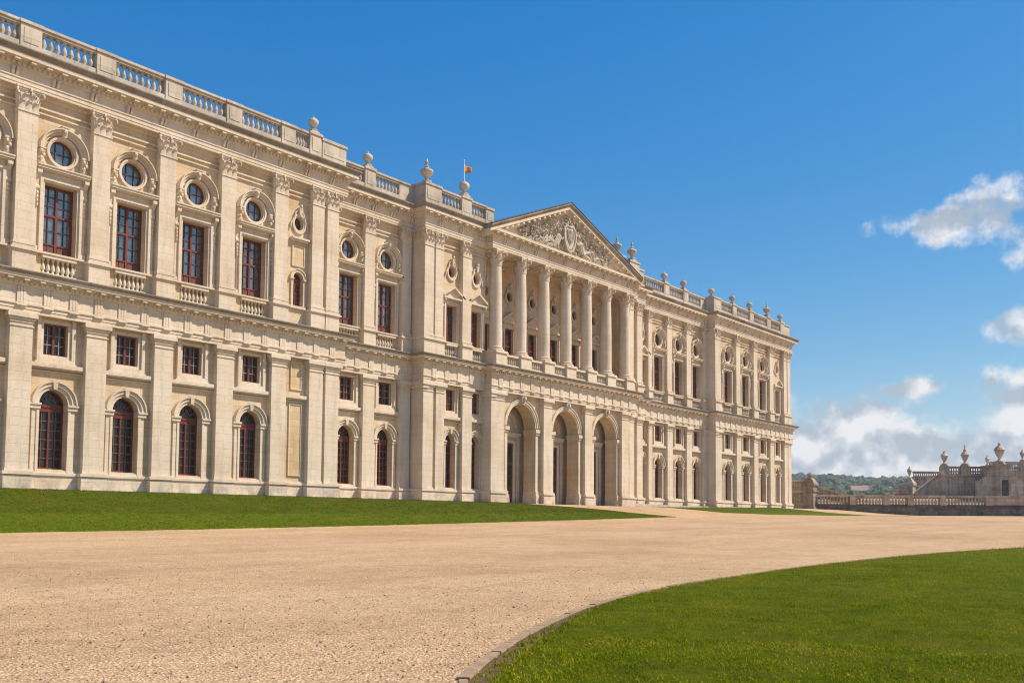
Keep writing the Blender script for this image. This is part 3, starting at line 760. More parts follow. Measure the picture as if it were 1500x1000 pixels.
section('C', 59.6, 67.6, .8, [(59.6, 61.1, 60, 'plain'), (61.1, 64.72, 62.95, 'ped'), (64.72, 67.6, 66.25, 'ped')],
        [(59.75, 1.19), (61.2, 1.05), (64.72, 1.25)], [(59.7, 1.1), (60.95, 1.0), (64.55, 1.15)], False)
section('C2', 91.2, 95.8, .7, [(91.2, 92.6, 92, 'plain')], [(91.85, 1.2)], [(91.8, 1.1)], False)
section('C3', 92.6, 95.8, 1.6, [(92.6, 95.8, 94, 'plain')], [(95.1, 1.2)], [(95.1, 1.1)], False)
section('E', 95.8, 113.8, 2.7, [(95.8, 99.2, 97.95, 'ped'), (99.2, 103.85, 101.7, 'full'), (103.85, 108.6, 106.6, 'full'), (108.6, 113.0, 111.1, 'full'), (113.0, 113.8, 113.4, 'plain')],
        [(99.25, .85), (103.85, 1.25), (108.6, 1.25), (112.85, 1.1)], [(99.2, .8), (103.75, 1.1), (108.5, 1.1), (112.85, 1.0)], False, 1)
section('F', 113.8, 137.05, 1.5, [(113.8, 114.6, 114, 'plain'), (114.6, 119.9, 117.45, 'full'), (119.9, 125.15, 122.7, 'full'), (125.15, 130.4, 128.05, 'full'), (130.4, 135.1, 132.95, 'ped'), (135.1, 137.05, 136, 'plain')],
        [(114.25, 1.3), (119.95, 1.3), (125.2, 1.3), (130.4, 1.3), (135.1, 1.1), (136.4, 1.1)], [(114.15, 1.15), (119.85, 1.15), (125.1, 1.15), (130.3, 1.15), (135.0, 1.0), (136.3, 1.0)], False, 1)
corner_wrap(59.6, .8, 2.2); corner_wrap(67.6, 0, .8, False); corner_wrap(113.8, 1.5, 2.7)
# downpipes in the angles of the front
for x, y in ((49.75, 2.02), (114.9 - 1.75, 2.5)):
    m = MB(); m.lathe(x, y, [(.07, 3.3), (.07, 13.2)], 8)
    for z in (5, 7.5, 10, 12.4): m.lathe(x, y, [(.1, z), (.1, z + .1)], 8)
    part(m, 'downpipe', 'slate', smooth=True)
# returns and rear block
m = MB()
for x, ya, yb in ((49.15, 0, 2.2), (59.6, .8, 2.2), (113.8, 1.5, 2.7), (92.6, .7, 1.6), (95.8, 1.6, 2.7), (91.2, 0, .7)):
    m.box(x - .01, x + .01, ya, yb, 2.6, 26.6)
m.box(137.03, 137.05, 1.5, 25, 2.6, 26.6); m.box(9, 9.02, 0, 25, 2.6, 26.6); m.box(9, 137.05, 24.98, 25, 2.6, 28.5)
part(m, 'wall', 'wall')
m = MB()
m.box(9.1, 67, 1.2, 24.9, 28.2, 28.58); m.box(67, 92, 1.0, 24.9, 28.3, 28.59); m.box(92, 136.9, 3.5, 24.9, 28.2, 28.58)
part(m, 'roof', 'slate')
# side of the far end: quoins and pilasters along the short end are simple strips
for yy in (2.0, 7.5, 13, 18.5, 24):
    m = MB(); m.box(137.0, 137.5, yy - .6, yy + .6, 2.6, 13.3); part(m, 'pilaster', 'trim')
    m = MB(); m.box(137.0, 137.5, yy - .55, yy + .55, 15.7, 26.5); part(m, 'pilaster', 'trim')

m = MB()
m.sweep(PATH[:7], [(.1, 2.7), (1.05, 2.7), (1.05, 3.13), (.1, 3.15)]); part(m, 'footing', 'grey')
m = MB(); m.sweep(PATH[10:], [(.1, 2.9), (1.05, 2.9), (1.05, 3.5), (.1, 3.52)]); part(m, 'footing', 'grey')
# ------------------------------------------------------------------ portico (D)
AX = [72.02, 79.17, 86.25]; AR = 2.15; AZS = 10.4
def portico_lower():
    m = MB()
    edges = [67.6, 75.6, 82.6, 91.2]
    for i, x in enumerate(AX):
        m.band(edges[i], edges[i + 1], 2.9, 13.6, 0, arch_hole(x, 2 * AR, 2.95, AZS, 24), 1.35)
    m.quad(67.6, 91.2, 13.6, 15.75, 0)
    part(m, 'wall', 'wall')
    YD = 2.05
    m = MB(); m.quad(67.6, 91.2, 2.9, 13.4, YD)
    for x0_, x1_ in ((67.61, 67.8), (91.0, 91.19)): m.box(x0_, x1_, .02, YD, 2.9, 13.4)
    m.box(67.6, 91.2, .02, YD, 13.3, 13.5)
    part(m, 'porch_wall', 'wall')
    for i, x in enumerate(AX):
        d = MB(); d.box(x - 1.13, x + 1.13, YD - .06, YD + .1, 3.25, 8.95)
        o = part(d, 'door', 'door')
        f = MB()
        for q in (-1, 1):
            f.box(x + q * 1.07 - .06, x + q * 1.07 + .06, YD - .14, YD, 3.25, 8.93)
        f.box(x - 1.12, x + 1.12, YD - .15, YD, 6.9, 7.1); f.box(x - .05, x + .05, YD - .13, YD, 3.25, 8.93); f.box(x - 1.12, x + 1.12, YD - .145, YD, 8.8, 8.94)
        part(f, 'door_frame', 'redpanel', o)
        for q in (-1, 1):
            f = MB(); f.box(min(x + q * .14, x + q * .98), max(x + q * .14, x + q * .98), YD - .11, YD - .05, 3.4, 4.7); part(f, 'panel', 'door', o)
        f = MB()
        for q in (-1, 1):
            for za, zb_ in ((4.85, 5.8), (5.9, 6.8), (7.3, 8.7)): f.box(min(x + q * .16, x + q * .96), max(x + q * .16, x + q * .96), YD - .08, YD - .055, za, zb_)
        part(f, 'pane', 'glassdark', o)
        f = MB()
        for q in (-1, 1):
            f.box(min(x + q * 1.14, x + q * 1.42), max(x + q * 1.14, x + q * 1.42), YD - .2, YD + .02, 3.0, 9.0); f.box(min(x + q * 1.42, x + q * 1.62), max(x + q * 1.42, x + q * 1.62), YD - .12, YD + .02, 3.0, 9.2)
            f.box(min(x + q * 1.75, x + q * 2.16), max(x + q * 1.75, x + q * 2.16), YD - .16, YD + .02, 3.0, 9.55)
        f.box(x - 1.42, x + 1.42, YD - .21, YD + .02, 9.0, 9.25); f.box(x - 2.16, x + 2.16, YD - .3, YD + .02, 9.55, 9.75); f.box(x - 2.16, x + 2.16, YD - .4, YD + .02, 9.75, 9.98)
        part(f, 'surround', 'trim', o)
        f = MB(); f.prism(circ_hole(x, 11.0, .42), YD - .05, YD - .01); w_ = part(f, 'window', 'glassdark')
        f = MB(); f.arc(x, 11.0, .42, .66, YD - .12, YD + .02, 0, 2 * pi, 20); f.arc(x, 10.4, 1.45, 1.75, YD - .14, YD + .02, seg=20); part(f, 'surround', 'trim', w_)
    # archivolts, imposts, piers
    for x in AX:
        m = MB()
        m.arc(x, AZS, AR, AR + .16, -.08, .05, seg=28); m.arc(x, AZS, AR + .16, AR + .38, -.15, .05, seg=28); m.arc(x, AZS, AR + .38, AR + .46, -.22, .05, seg=28)
        m.taper(x - .2, x + .2, -.3, .05, AZS + AR - .05, x - .33, x + .33, -.46, .05, 13.3)
        m.tube([(x, -.46, 13.2), (x, -.5, 12.95), (x, -.36, 12.75), (x, -.42, 12.6)], [.14, .16, .12, .1])
        for q in (-1, 1):
            a, b = x + q * (AR - .07), x + q * (AR + .5)
            m.box(min(a, b), max(a, b), -.2, 1.33, 9.75, 9.95); m.box(min(a - q * .08, b), max(a - q * .08, b), -.29, 1.34, 9.95, 10.28)
            a = x + q * AR; b = x + q * (AR + .34)
            m.box(min(a, b), max(a, b), -.12, .02, 4.3, 9.75)
            m.box(min(a - q * .12, b + q * .05), max(a - q * .12, b + q * .05), -.3, 1.34, 3.0, 3.95); m.box(min(a - q * .06, b + q * .02), max(a - q * .06, b + q * .02), -.22, 1.33, 3.95, 4.3)
        part(m, 'archway', 'trim')
    for x, w in ((68.2, 1.55), (75.6, 1.3), (82.6, 1.3), (89.5, 1.3)): pilaster_low(x, 0, w, .5, 2.9)
    m = MB()
    m.box(67.2, 93.2, -1.3, 4.6, 2.6, 2.98)
    for k, (d, z) in enumerate(((1.7, 2.86), (2.1, 2.72))): m.box(68.2 - .3 * k, 95 + 1.2 * k, -d, -1.2, 2.3, z)
    m.box(68.9, 69.8, -.5, .3, 2.98, 3.6)
    part(m, 'steps', 'grey')
portico_lower()
CX = [68.35 + 3.675 * k for k in range(7)]; CY = .16
def column(x):
    m = MB(); r = .6
    m.lathe(x, CY, [(r * 1.02, 17.5), (r, 17.62), (r, 19.5), (r * .985, 21), (r * .94, 23), (r * .86, 25.05)], 28)
    o = part(m, 'column', 'trim', smooth=True)
    m = MB(); m.lathe(x, CY, [(r * 1.34, 17.1), (r * 1.38, 17.16), (r * 1.34, 17.24), (r * 1.15, 17.28), (r * 1.12, 17.34), (r * 1.2, 17.38), (r * 1.2, 17.44), (r * 1.06, 17.47), (r * 1.02, 17.52)], 28)
    m.box(x - .84, x + .84, CY - .84, CY + .84, 16.98, 17.1)
    part(m, 'base', 'trim', o, True)
    m = MB(); m.box(x - .78, x + .78, CY - .8, CY + .8, 15.7, 16.86); m.box(x - .88, x + .88, CY - .9, CY + .9, 16.86, 16.985); m.box(x - .85, x + .85, CY - .87, CY + .87, 15.71, 15.95)
    part(m, 'pedestal', 'trim', o)
    m = MB(); rt = r * .86; z0, z1 = 25.05, 26.5
    m.lathe(x, CY, [(rt * 1.06, z0), (rt * 1.08, z0 + .06), (rt, z0 + .1), (rt * .98, z0 + .6), (rt * 1.2, z1 - .25), (rt * 1.25, z1 - .2)], 20)
    for k in range(8):
        a = 2 * pi * k / 8; leaf(m, x + rt * cos(a), CY + rt * sin(a), z0 + .08, .52, .38, .2, cos(a), sin(a))
        a += pi / 8; leaf(m, x + rt * cos(a), CY + rt * sin(a), z0 + .36, .58, .38, .28, cos(a), sin(a))
    for k in range(4):
        a = pi / 4 + k * pi / 2; volute(m, x + (rt + .33) * cos(a), CY + (rt + .33) * sin(a), z1 - .34, .2, cos(a), sin(a))
        a = k * pi / 2; m.ball((x + (rt + .32) * cos(a), CY + (rt + .32) * sin(a), z1 - .14), .13, 6, 4)
    s_ = .84
    for z, zz, e in ((z1 - .22, z1 - .12, -.05), (z1 - .12, z1 - .003, 0)):
        t = s_ + e
        pts = [(-t, -t), (-t * .5, -t * .86), (0, -t * .8), (t * .5, -t * .86), (t, -t), (t * .86, -t * .5), (t * .8, 0), (t * .86, t * .5), (t, t), (t * .5, t * .86), (0, t * .8), (-t * .5, t * .86), (-t, t), (-t * .86, t * .5), (-t * .8, 0), (-t * .86, -t * .5)]
        n = len(pts); m.add([(x + a, CY + b, z) for a, b in pts] + [(x + a, CY + b, zz) for a, b in pts], [tuple(range(n))[::-1], tuple(range(n, 2 * n))] + [(i, (i + 1) % n, (i + 1) % n + n, i + n) for i in range(n)])
    part(m, 'capital', 'trim', o, True)
for x in CX: column(x)
def loggia():
    YB = 3.1
    m = MB(); mids = [(CX[i] + CX[i + 1]) / 2 for i in range(6)]
    m.quad(67.0, CX[0], 15.7, 26.6, YB); m.quad(CX[6], 91.3, 15.7, 26.6, YB)
    for i, x in enumerate(mids):
        m.band(CX[i], CX[i + 1], 15.7, 22.2, YB, rect_hole(x, 1.3, 16.3, 20.4), YB + .4)
        sur_pediment(x, YB, 1.3, 16.3, 20.4, win_rect(x, YB, 1.3, 16.3, 20.4, .3, 4, 18.7, (2, 3), .6, 'glassdark'))
        m.band(CX[i], CX[i + 1], 22.2, 26.6, YB, circ_hole(x, 23.6, .42, 20, 1.2), YB + .4)
        sur_oc_small(x, YB, .42, 23.6, win_round(x, YB, .42, 23.6, .3, 'glassdark', 1.2))
    m.box(67.0, 91.3, -.3, 7, 15.5, 15.69)
    m.box(66.9, 91.3, 1.25, 7, 26.5, 26.7); m.box(66.9, 67.1, .9, 5, 15.6, 26.6) if False else None
    m.box(91.19, 91.3, .7, 5, 15.6, 26.6); m.box(67.6, 67.75, 1.2, 3.4, 15.6, 26.6)
    part(m, 'wall', 'wall')
    for x in CX[1:6]: pilaster_up(x, YB, 1.1, .35, 1)
    # entablature soffit behind the architrave
    m = MB(); m.box(67.0, 91.1, .1, 1.25, 26.495, 27.6)
    for x in CX[1:]: m.box(x - .5, x + .5, 1.25, 3.1, 26.3, 26.5)
    part(m, 'soffit', 'trim')
    for i, x in enumerate(mids):
        m = MB(); a, b = CX[i] + .78, CX[i + 1] - .78
        m.box(a, b, CY - .62, CY - .2, 16.72, 16.9); m.box(a, b, CY - .6, CY - .22, 15.71, 15.98)
        o = part(m, 'balustrade', 'trim')
        balusters(a, b, CY - .41, 15.98, 16.72, 7, o, 'trim', False, .11)
    m = MB()
loggia()
# pediment
PX0, PX1, PAX = 66.05, 91.9, 78.3
def pediment():
    zb_, za = 28.2, 33.35
    sl = (za - 28.3) / (PAX - PX0); sr = (za - 28.3) / (PX1 - PAX)
    m = MB()
    m.prism([(PX0 + 1.3, 28.2), (PX1 - 1.3, 28.2), (PAX, 28.2 + 4.35)], -.35, .6)
    part(m, 'tympanum', 'trim')
    def rake(m, prof, mat_parts=None):
        k = len(prof)
        for xe, s_ in ((PX0, sl), (PX1, -sr)):
            for_ = []
            vs = [(xe, -p, 28.3 + h) for p, h in prof] + [(PAX, -p, za + h) for p, h in prof]
            fs = [(i, (i + 1) % k, (i + 1) % k + k, i + k) for i in range(k)] + [tuple(range(k)), tuple(range(2 * k - 1, k - 1, -1))]
            m.add(vs, fs)
    m = MB()
    rake(m, [(-.6, -1.02), (.62, -1.02), (.66, -.9), (.66, -.74), (.74, -.66), (1.12, -.62), (1.12, -.36), (-.6, -.36)])
    n = 15
    for xe, q in ((PX0, 1), (PX1, -1)):
        L_ = abs(PAX - xe)
        for k in range(1, n):
            xx = xe + q * L_ * k / n; zz = 28.3 + (za - 28.3) * k / n
            if zz - .8 < 28.3: continue
            m.taper(xx - .16, xx + .16, -1.06, -.6, zz - .82, xx - .16, xx + .16, -1.06, -.6, zz - .61)
    part(m, 'raking_cornice', 'trim')
    m = MB(); rake(m, [(-.6, -.36), (1.14, -.36), (1.2, -.26), (1.32, -.12), (1.32, 0), (1.2, .04), (-.6, .06)])
    part(m, 'cornice_capping', 'cap')
    m = MB(); m.prism([(PX0 + .2, 28.25), (PX1 - .2, 28.25), (PAX, za + .02)], .58, 16)
    rake2 = [(-16, .02), (1.36, .05), (1.36, .12), (-16, .14)]
    rake(m, rake2)
    part(m, 'roof', 'slate')
    # carved group
    R = random.Random(3); m = MB(); Yf = -.35
    def top_at(x): return 28.25 + (4.35 - .35) * (1 - abs(x - PAX) / ((PAX - PX0 - 1.3) if x < PAX else (PX1 - 1.3 - PAX)))
    cx = PAX + .35
    # shield and crown
    sh = [(0, -1.6), (.5, -1.3), (.85, -.6), (.98, .1), (.9, .75), (.5, 1.1), (0, 1.0), (-.5, 1.1), (-.9, .75), (-.98, .1), (-.85, -.6), (-.5, -1.3)]
    m.prism([(cx + a, 30.05 + b) for a, b in sh], Yf - .42, Yf + .1); m.prism([(cx + a * .8, 30.05 + b * .82) for a, b in sh], Yf - .52, Yf - .4)
    m.tube([(cx + a, Yf - .5, 30.05 + b) for a, b in sh + sh[:1]], .13)
    for k in range(5): m.tube([(cx - .5 + .22 * k, Yf - .55, 29.2 + .2 * abs(k - 2)), (cx - .35 + .2 * k, Yf - .62, 29.9), (cx - .5 + .24 * k, Yf - .58, 30.7)], [.06, .1, .07], 5)
    for k in range(5): m.ball((cx + (k - 2) * .3, Yf - .4, 31.2 + .2 * (2 - abs(k - 2))), (.17, .2, .2), 6, 4)
    m.tube([(cx - .75, Yf - .35, 31.0), (cx, Yf - .5, 31.12), (cx + .75, Yf - .35, 31.0)], .13); m.ball((cx, Yf - .3, 31.95), (.2, .2, .25), 6, 4)
    def figure(x, q, h, lean):
        """draped carved figure reclining towards the centre"""
        z = 28.3; w = h * .12
        hip = (x, Yf - .3, z + h * .2); chest = (x + q * lean * .5, Yf - .36, z + h * .55); head = (x + q * lean * .72, Yf - .4, z + h * .84)
        m.tube([hip, ((hip[0] + chest[0]) / 2, Yf - .36, (hip[2] + chest[2]) / 2), chest, (chest[0] + q * .04, Yf - .36, chest[2] + h * .12)], [w * 1.25, w * 1.05, w * 1.3, w * .5], 8)
        m.ball(head, (w * .62, w * .62, w * .78), 8, 6)
        knee = (x - q * h * .42, Yf - .42, z + h * .34); foot = (x - q * h * .78, Yf - .3, z + h * .06)
        m.tube([hip, knee, foot], [w * 1.1, w * .75, w * .4], 7)
        m.tube([hip, (x - q * h * .4, Yf - .3, z + h * .12), (x - q * h * .85, Yf - .25, z + h * .04)], [w * 1.1, w * .8, w * .35], 7)
        m.tube([chest, (chest[0] + q * h * .24, Yf - .45, chest[2] - h * .02), (chest[0] + q * h * .38, Yf - .42, chest[2] + h * .16)], [w * .6, w * .45, w * .3], 6)
        m.tube([chest, (chest[0] - q * h * .2, Yf - .5, chest[2] - h * .12), (chest[0] - q * h * .3, Yf - .45, chest[2] - h * .28)], [w * .6, w * .42, w * .3], 6)
        for k in range(4): m.tube([(hip[0] - q * h * (.05 + .15 * k), Yf - .42, z + h * .36 - k * .03 * h), (hip[0] - q * h * (.1 + .16 * k), Yf - .4, z + .05)], [.05, .09], 5)
    for x, q, h in ((cx - 2.2, 1, 2.5), (cx + 2.3, -1, 2.5), (cx - 4.1, 1, 1.75), (cx + 4.3, -1, 1.8), (cx - 5.9, 1, 1.05), (cx + 6.2, -1, 1.15)): figure(x, q, h, h * .35)
    for k in range(330):
        x = cx + R.uniform(-1, 1) * 7.6; t = top_at(x)
        if t < 28.55: continue
        z = 28.3 + (t - 28.3) * R.random() ** .8
        if abs(x - cx) < .9 and z < 31: continue
        a = R.uniform(0, 2 * pi); r0 = R.uniform(.12, .3); pts = []
        sgn = R.choice((-1, 1))
        for j in range(7):
            aa = a + sgn * j * .75; rr = r0 * (1 - j * .11); pts.append((x + rr * cos(aa), Yf - .2 - .06 * j, min(z + rr * sin(aa), t + .1)))
        m.tube(pts, [.065, .075, .07, .065, .06, .05, .04], 5)
    for k in range(60):
        x = cx + R.uniform(-1, 1) * 7.8; t = top_at(x); z = 28.3 + (t - 28.3) * R.random()
        if t < 28.4 or (abs(x - cx) < .9 and z < 31): continue
        m.ball((x, Yf - .12, z), (R.uniform(.08, .2), .16, R.uniform(.08, .2)), 6, 4)
    part(m, 'relief', 'grey', smooth=True)
pediment()

# ------------------------------------------------------------------ roof balustrades
def parapet_pier(x0, x1, Y, top=30.62, y1=None):
    m = MB(); yb = Y + .75 if y1 is None else y1
    m.box(x0, x1, Y, yb, 28.55, top - .22); m.box(x0 - .06, x1 + .06, Y - .07, yb + .05, 28.56, 28.98); m.box(x0 - .07, x1 + .07, Y - .08, yb + .05, top - .22, top - .04); m.box(x0 - .03, x1 + .03, Y - .03, yb, top - .04, top)
    m.box(x0 + .2, x1 - .2, Y - .03, Y + .1, 29.3, top - .45)
    part(m, 'parapet_pier', 'grey')
def parapet(x0, x1, Y, n, single=False, solid=False):
    m = MB()
    m.box(x0, x1, Y + .05, Y + .6, 28.55, 29.3); m.box(x0, x1, Y + .0, Y + .65, 28.57, 28.86)
    m.box(x0, x1, Y + .08, Y + .58, 30.28, 30.44); m.box(x0, x1, Y + .0, Y + .65, 30.44, 30.6)
    if solid: m.box(x0, x1, Y + .1, Y + .55, 29.3, 30.28)
    o = part(m, 'balustrade', 'grey')
    if not solid: balusters(x0 + .04, x1 - .04, Y + .33, 29.3, 30.28, n, o, 'grey', single, .145)
YA = -.3
for a in (16.05, 20.6, 24.7, 29.35, 34.05, 38.75, 43.45): parapet_pier(a, a + 1.25, YA)
for a, b in ((17.3, 20.6), (21.85, 24.7), (25.95, 29.35), (30.6, 34.05), (35.3, 38.75), (40.0, 43.45)): parapet(a, b, YA, 8, a > 21)
parapet(9, 16.05, YA, 16)
parapet(44.7, 46.05, YA, 5, True); parapet_pier(46.05, 47.15, YA, 30.75); parapet_pier(47.25, 49.6, YA, 30.55)
YBp = 1.9
parapet_pier(49.7, 50.6, YBp, 30.2); parapet(50.6, 53.6, YBp, 6, True); parapet_pier(53.6, 54.75, YBp, 30.75); parapet(54.75, 57.6, YBp, 7, True); parapet(57.6, 59.3, YBp, 1, False, True)
YC = .5
parapet_pier(59.3, 61.3, YC, 30.75, 2.6); parapet(61.3, 64.0, YC, 6, True); parapet_pier(64.0, 65.25, YC, 30.75); parapet(65.25, 67.3, YC, 5, True); parapet_pier(67.3, 68.4, YC, 30.55)
parapet_pier(91.9, 93.9, .4, 30.85); parapet_pier(91.8, 93.3, 1.9, 31.75, 3.2); parapet_pier(94.2, 96.3, 1.3, 30.65)
YE = 2.4
parapet(96.4, 102.85, YE, 13); parapet_pier(102.85, 104.05, YE, 30.75); parapet(104.05, 107.6, YE, 9); parapet_pier(107.6, 108.8, YE, 30.75); parapet(108.8, 112.2, YE, 9); parapet(112.2, 113.4, YE, 1, False, True)
YF = 1.2
parapet_pier(113.4, 115.4, YF, 30.75, 3.0); parapet(115.4, 118.7, YF, 9); parapet_pier(118.7, 119.9, YF, 30.7); parapet(119.9, 123.9, YF, 10); parapet_pier(123.9, 125.1, YF, 30.7); parapet(125.1, 129.5, YF, 11); parapet_pier(129.5, 130.7, YF, 30.8); parapet(130.7, 134.0, YF, 8); parapet_pier(134.0, 135.2, YF, 30.8); parapet(135.2, 137.3, YF, 1, False, True)
m = MB(); m.box(136.6, 137.3, 1.9, 24, 28.55, 30.6); part(m, 'balustrade', 'grey')
tagit(part(BAL_LATE, 'balusters', 'grey', smooth=True), kind='stuff')

# ------------------------------------------------------------------ roof urns and flag
URN_BALL = [(.42, 0), (.42, .1), (.2, .16), (.15, .3), (.2, .36), (.42, .55), (.52, .8), (.5, 1.0), (.36, 1.16), (.16, 1.24), (.14, 1.3), (.1, 1.34)]
URN_SPIRE = [(.46, 0), (.46, .12), (.2, .2), (.15, .38), (.22, .46), (.5, .72), (.62, 1.0), (.58, 1.14), (.3, 1.28), (.2, 1.36), (.24, 1.44), (.24, 1.5), (.12, 1.6), (.14, 1.8), (.17, 1.9), (.1, 2.02), (.03, 2.3)]
def urn(x, y, z, label, spire=False, s=1.0, mat='grey', name='roof_urn', cat='urn', group='stone urns along the palace roof'):
    o = empty(name, label, cat, (x, y, z), group)
    m = MB(); e = .45 * s
    m.box(-e, e, -e, e, 0, .16 * s); m.box(-e * .8, e * .8, -e * .8, e * .8, .16 * s, .26 * s)
    m.build('plinth', mat, o)
    pr = URN_SPIRE if spire else URN_BALL
    cut = 8 if spire else 9
    m = MB(); m.lathe(0, 0, [(r * s, .26 * s + zz * s) for r, zz in pr[:cut]], 16); m.build('body', mat, o, True)
    m = MB(); m.lathe(0, 0, [(r * s, .26 * s + zz * s) for r, zz in pr[cut - 1:]], 12)
    if not spire: m.ball((0, 0, .26 * s + 1.4 * s), .1 * s)
    m.build('finial', mat, o, True)
    return o
urn(46.6, .08, 30.75, 'round ball-topped urn on the end pier of the nearest wing, leftmost roof urn', s=.78)
urn(54.17, 2.28, 30.75, 'round urn between two balustrade runs on the recessed bay left of the tall spired urn', s=.82)
urn(60.2, 1.3, 30.75, 'large spired urn on the projecting corner block left of the flag', True, .95)
fl = urn(64.62, .88, 30.75, 'plain round urn directly under the flagpole', s=.95)
urn(92.6, 2.6, 31.75, 'spired urn partly hidden behind the right slope of the pediment', True, .9)
urn(92.9, .8, 30.85, 'spired urn standing clear on a pier just right of the pediment slope', True, .9)
urn(95.3, 1.7, 30.65, 'very small squat urn on the low block right of the two spired urns', s=.42)
urn(103.45, 2.78, 30.75, 'urn, first on the balustrade right of the pediment blocks', s=.8)
urn(108.2, 2.78, 30.75, 'round urn, second on the balustrade right of the pediment blocks', s=.8)
urn(114.2, 2.0, 30.75, 'round urn on the shaded projecting corner block of the far pavilion', s=.8)
urn(119.3, 1.58, 30.7, 'round urn next right of the corner block on the far pavilion', s=.8)
urn(124.5, 1.58, 30.7, 'round urn just left of the spired urn on the far pavilion', s=.8)
urn(130.1, 1.58, 30.8, 'only spired urn on the far right pavilion roof', True, .85)
urn(134.6, 1.58, 30.8, 'round urn at the far right end of the palace roof', s=.75)
fp = empty('flag', 'small orange and red flag flying from a thin white pole above the roof urn', 'flag', (64.62, .88, 32.2))
m = MB(); m.lathe(0, 0, [(.05, 0), (.045, .8), (.03, 1.95)], 8); m.ball((0, 0, 2.0), .07, 6, 4); m.build('pole', 'pole', fp, True)
m = MB(); vs = []; fs = []
for i in range(13):
    for j in range(7):
        u = i / 12 * .82; v = j / 6
        vs.append((.04 + u * .95, .16 * sin(u * 5.5 + .6 * v) * (.3 + u), 1.72 - (.72 - .3 * u) * (1 - v) - .34 * u - .05 * sin(u * 6)))
for i in range(12):
    for j in range(6): a = i * 7 + j; fs.append((a, a + 7, a + 8, a + 1))
m.add(vs, fs); fo = m.build('flag_cloth', 'flag', fp, True)
so = fo.modifiers.new('thickness', 'SOLIDIFY'); so.thickness = .012

# ------------------------------------------------------------------ terrain
D0 = 57.7
RX = [0, 14, 30, 51, 75, 98, 125, 151, 185, 240]; RZ = [0, .02, .22, .75, 1.36, 1.98, 2.35, 2.62, 2.85, 2.9]
def interp(x, xs, ys):
    if x <= xs[0]: return ys[0]
    for i in range(len(xs) - 1):
        if x <= xs[i + 1]: t = (x - xs[i]) / (xs[i + 1] - xs[i]); return ys[i] + t * (ys[i + 1] - ys[i])
    return ys[-1]
def smooth_zg(r):
    return sum(interp(max(0, r + d), RX, RZ) * w for d, w in ((-8, .15), (-4, .2), (0, .3), (4, .2), (8, .15)))
def T(x, y):
    g = smooth_zg(hypot(x, y + D0)); b = 3.1 + .4 * min(1, max(0, (x - 95) / 30)); v = -y
    mid = g + (b - g) * .38
    if 64 < x < 98:   # ground rises evenly to the portico steps
        pass
    if v < 1.8: return b
    if v < 7: return b + (v - 1.8) / 5.2 * (mid - b)
    if v < 11.5: return mid + (v - 7) / 4.5 * (g - mid)
    return g
def ground_z(x, y):
    z = T(x, y)
    r = hypot(x - 60, y + 20)
    f = max(0, (r - 170) / 200)
    drop = min(1, f); drop = drop * drop * (3 - 2 * drop)
    return z - 22 * drop
m = MB()
xs = [-1900, -900, -400, -200, -120] + [-80 + 4 * k for k in range(15)] + [-20 + 1.25 * k for k in range(140)] + [155 + 4 * k for k in range(20)] + [240, 280, 340, 420, 600, 1000, 1900]
ys = [-1900, -900, -400, -250, -170, -130] + [-100 + 3 * k for k in range(9)] + [-73 + 1.5 * k for k in range(36)] + [-18.4 + .6 * k for k in range(30)] + [0, 1, 30, 60, 100, 180, 300, 420, 700, 1200, 1900]
ys = sorted(set(round(y, 3) for y in ys)); xs = sorted(set(round(x, 3) for x in xs))
ny = len(ys)
m.v = [(x, y, ground_z(x, y)) for x in xs for y in ys]
m.f = [(i * ny + j, (i + 1) * ny + j, (i + 1) * ny + j + 1, i * ny + j + 1) for i in range(len(xs) - 1) for j in range(ny - 1)]
tagit(m.build('gravel_ground', 'gravel', None, True), kind='structure')

def strip_lawn(name, xs_, ylo, yhi, n, h, mat, wob=.05):
    m = MB(); R = random.Random(11); cols = []
    for x in xs_:
        a, b = ylo(x) + R.uniform(-wob, wob), yhi(x) + R.uniform(-wob, wob)
        col = []
        for k in range(n + 1):
            t = k / n; y = a + (b - a) * t
            e = min(1, min(t, 1 - t) * abs(b - a) / .12) if 0 < k < n else 0
            col.append((x, y, T(x, y) + (h + R.uniform(-.012, .012) if 0 < k < n else -.02)))
        # a steep shoulder next to both edges
        col[1] = (x, a + min(.05, (b - a) * .2), T(x, a) + h * .9); col[-2] = (x, b - min(.05, (b - a) * .2), T(x, b) + h * .9)
        cols.append(col)
    k = n + 1
    m.v = [v for c in cols for v in c]
    m.f = [(i * k + j, (i + 1) * k + j, (i + 1) * k + j + 1, i * k + j + 1) for i in range(len(cols) - 1) for j in range(n)]
    return tagit(m.build(name, mat, None, True), kind='structure')
def rng(a, b, d): n = max(1, int(round((b - a) / d))); return [a + (b - a) * k / n for k in range(n + 1)]
LB = ([-30, 68, 70.5, 72.4, 76.2, 79.3, 80.8, 82.0, 82.6], [-.85, -1.2, -2.2, -2.8, -3.98, -5.83, -8.2, -10.0, -10.7])
strip_lawn('lawn', rng(-30, 82.6, .5), lambda x: -11.2 + .45 * min(1, max(0, (x - 20) / 60)), lambda x: interp(x, *LB), 26, .035, 'lawn')
FL = ([95.6, 98.2, 99.9, 106.6, 122.9, 131, 134.5], [-1.6, -4.6, -6.8, -9.5, -11.4, -14.6, -16.6])
FU = ([95.6, 98, 104, 125, 129, 133, 134.5], [-1.25, -1.25, -1.2, -1.4, -5.0, -12.5, -16.4])
strip_lawn('lawn', rng(95.6, 134.5, .5), lambda x: interp(x, *FL), lambda x: max(interp(x, *FU), interp(x, *FL) + .05), 16, .035, 'lawn')
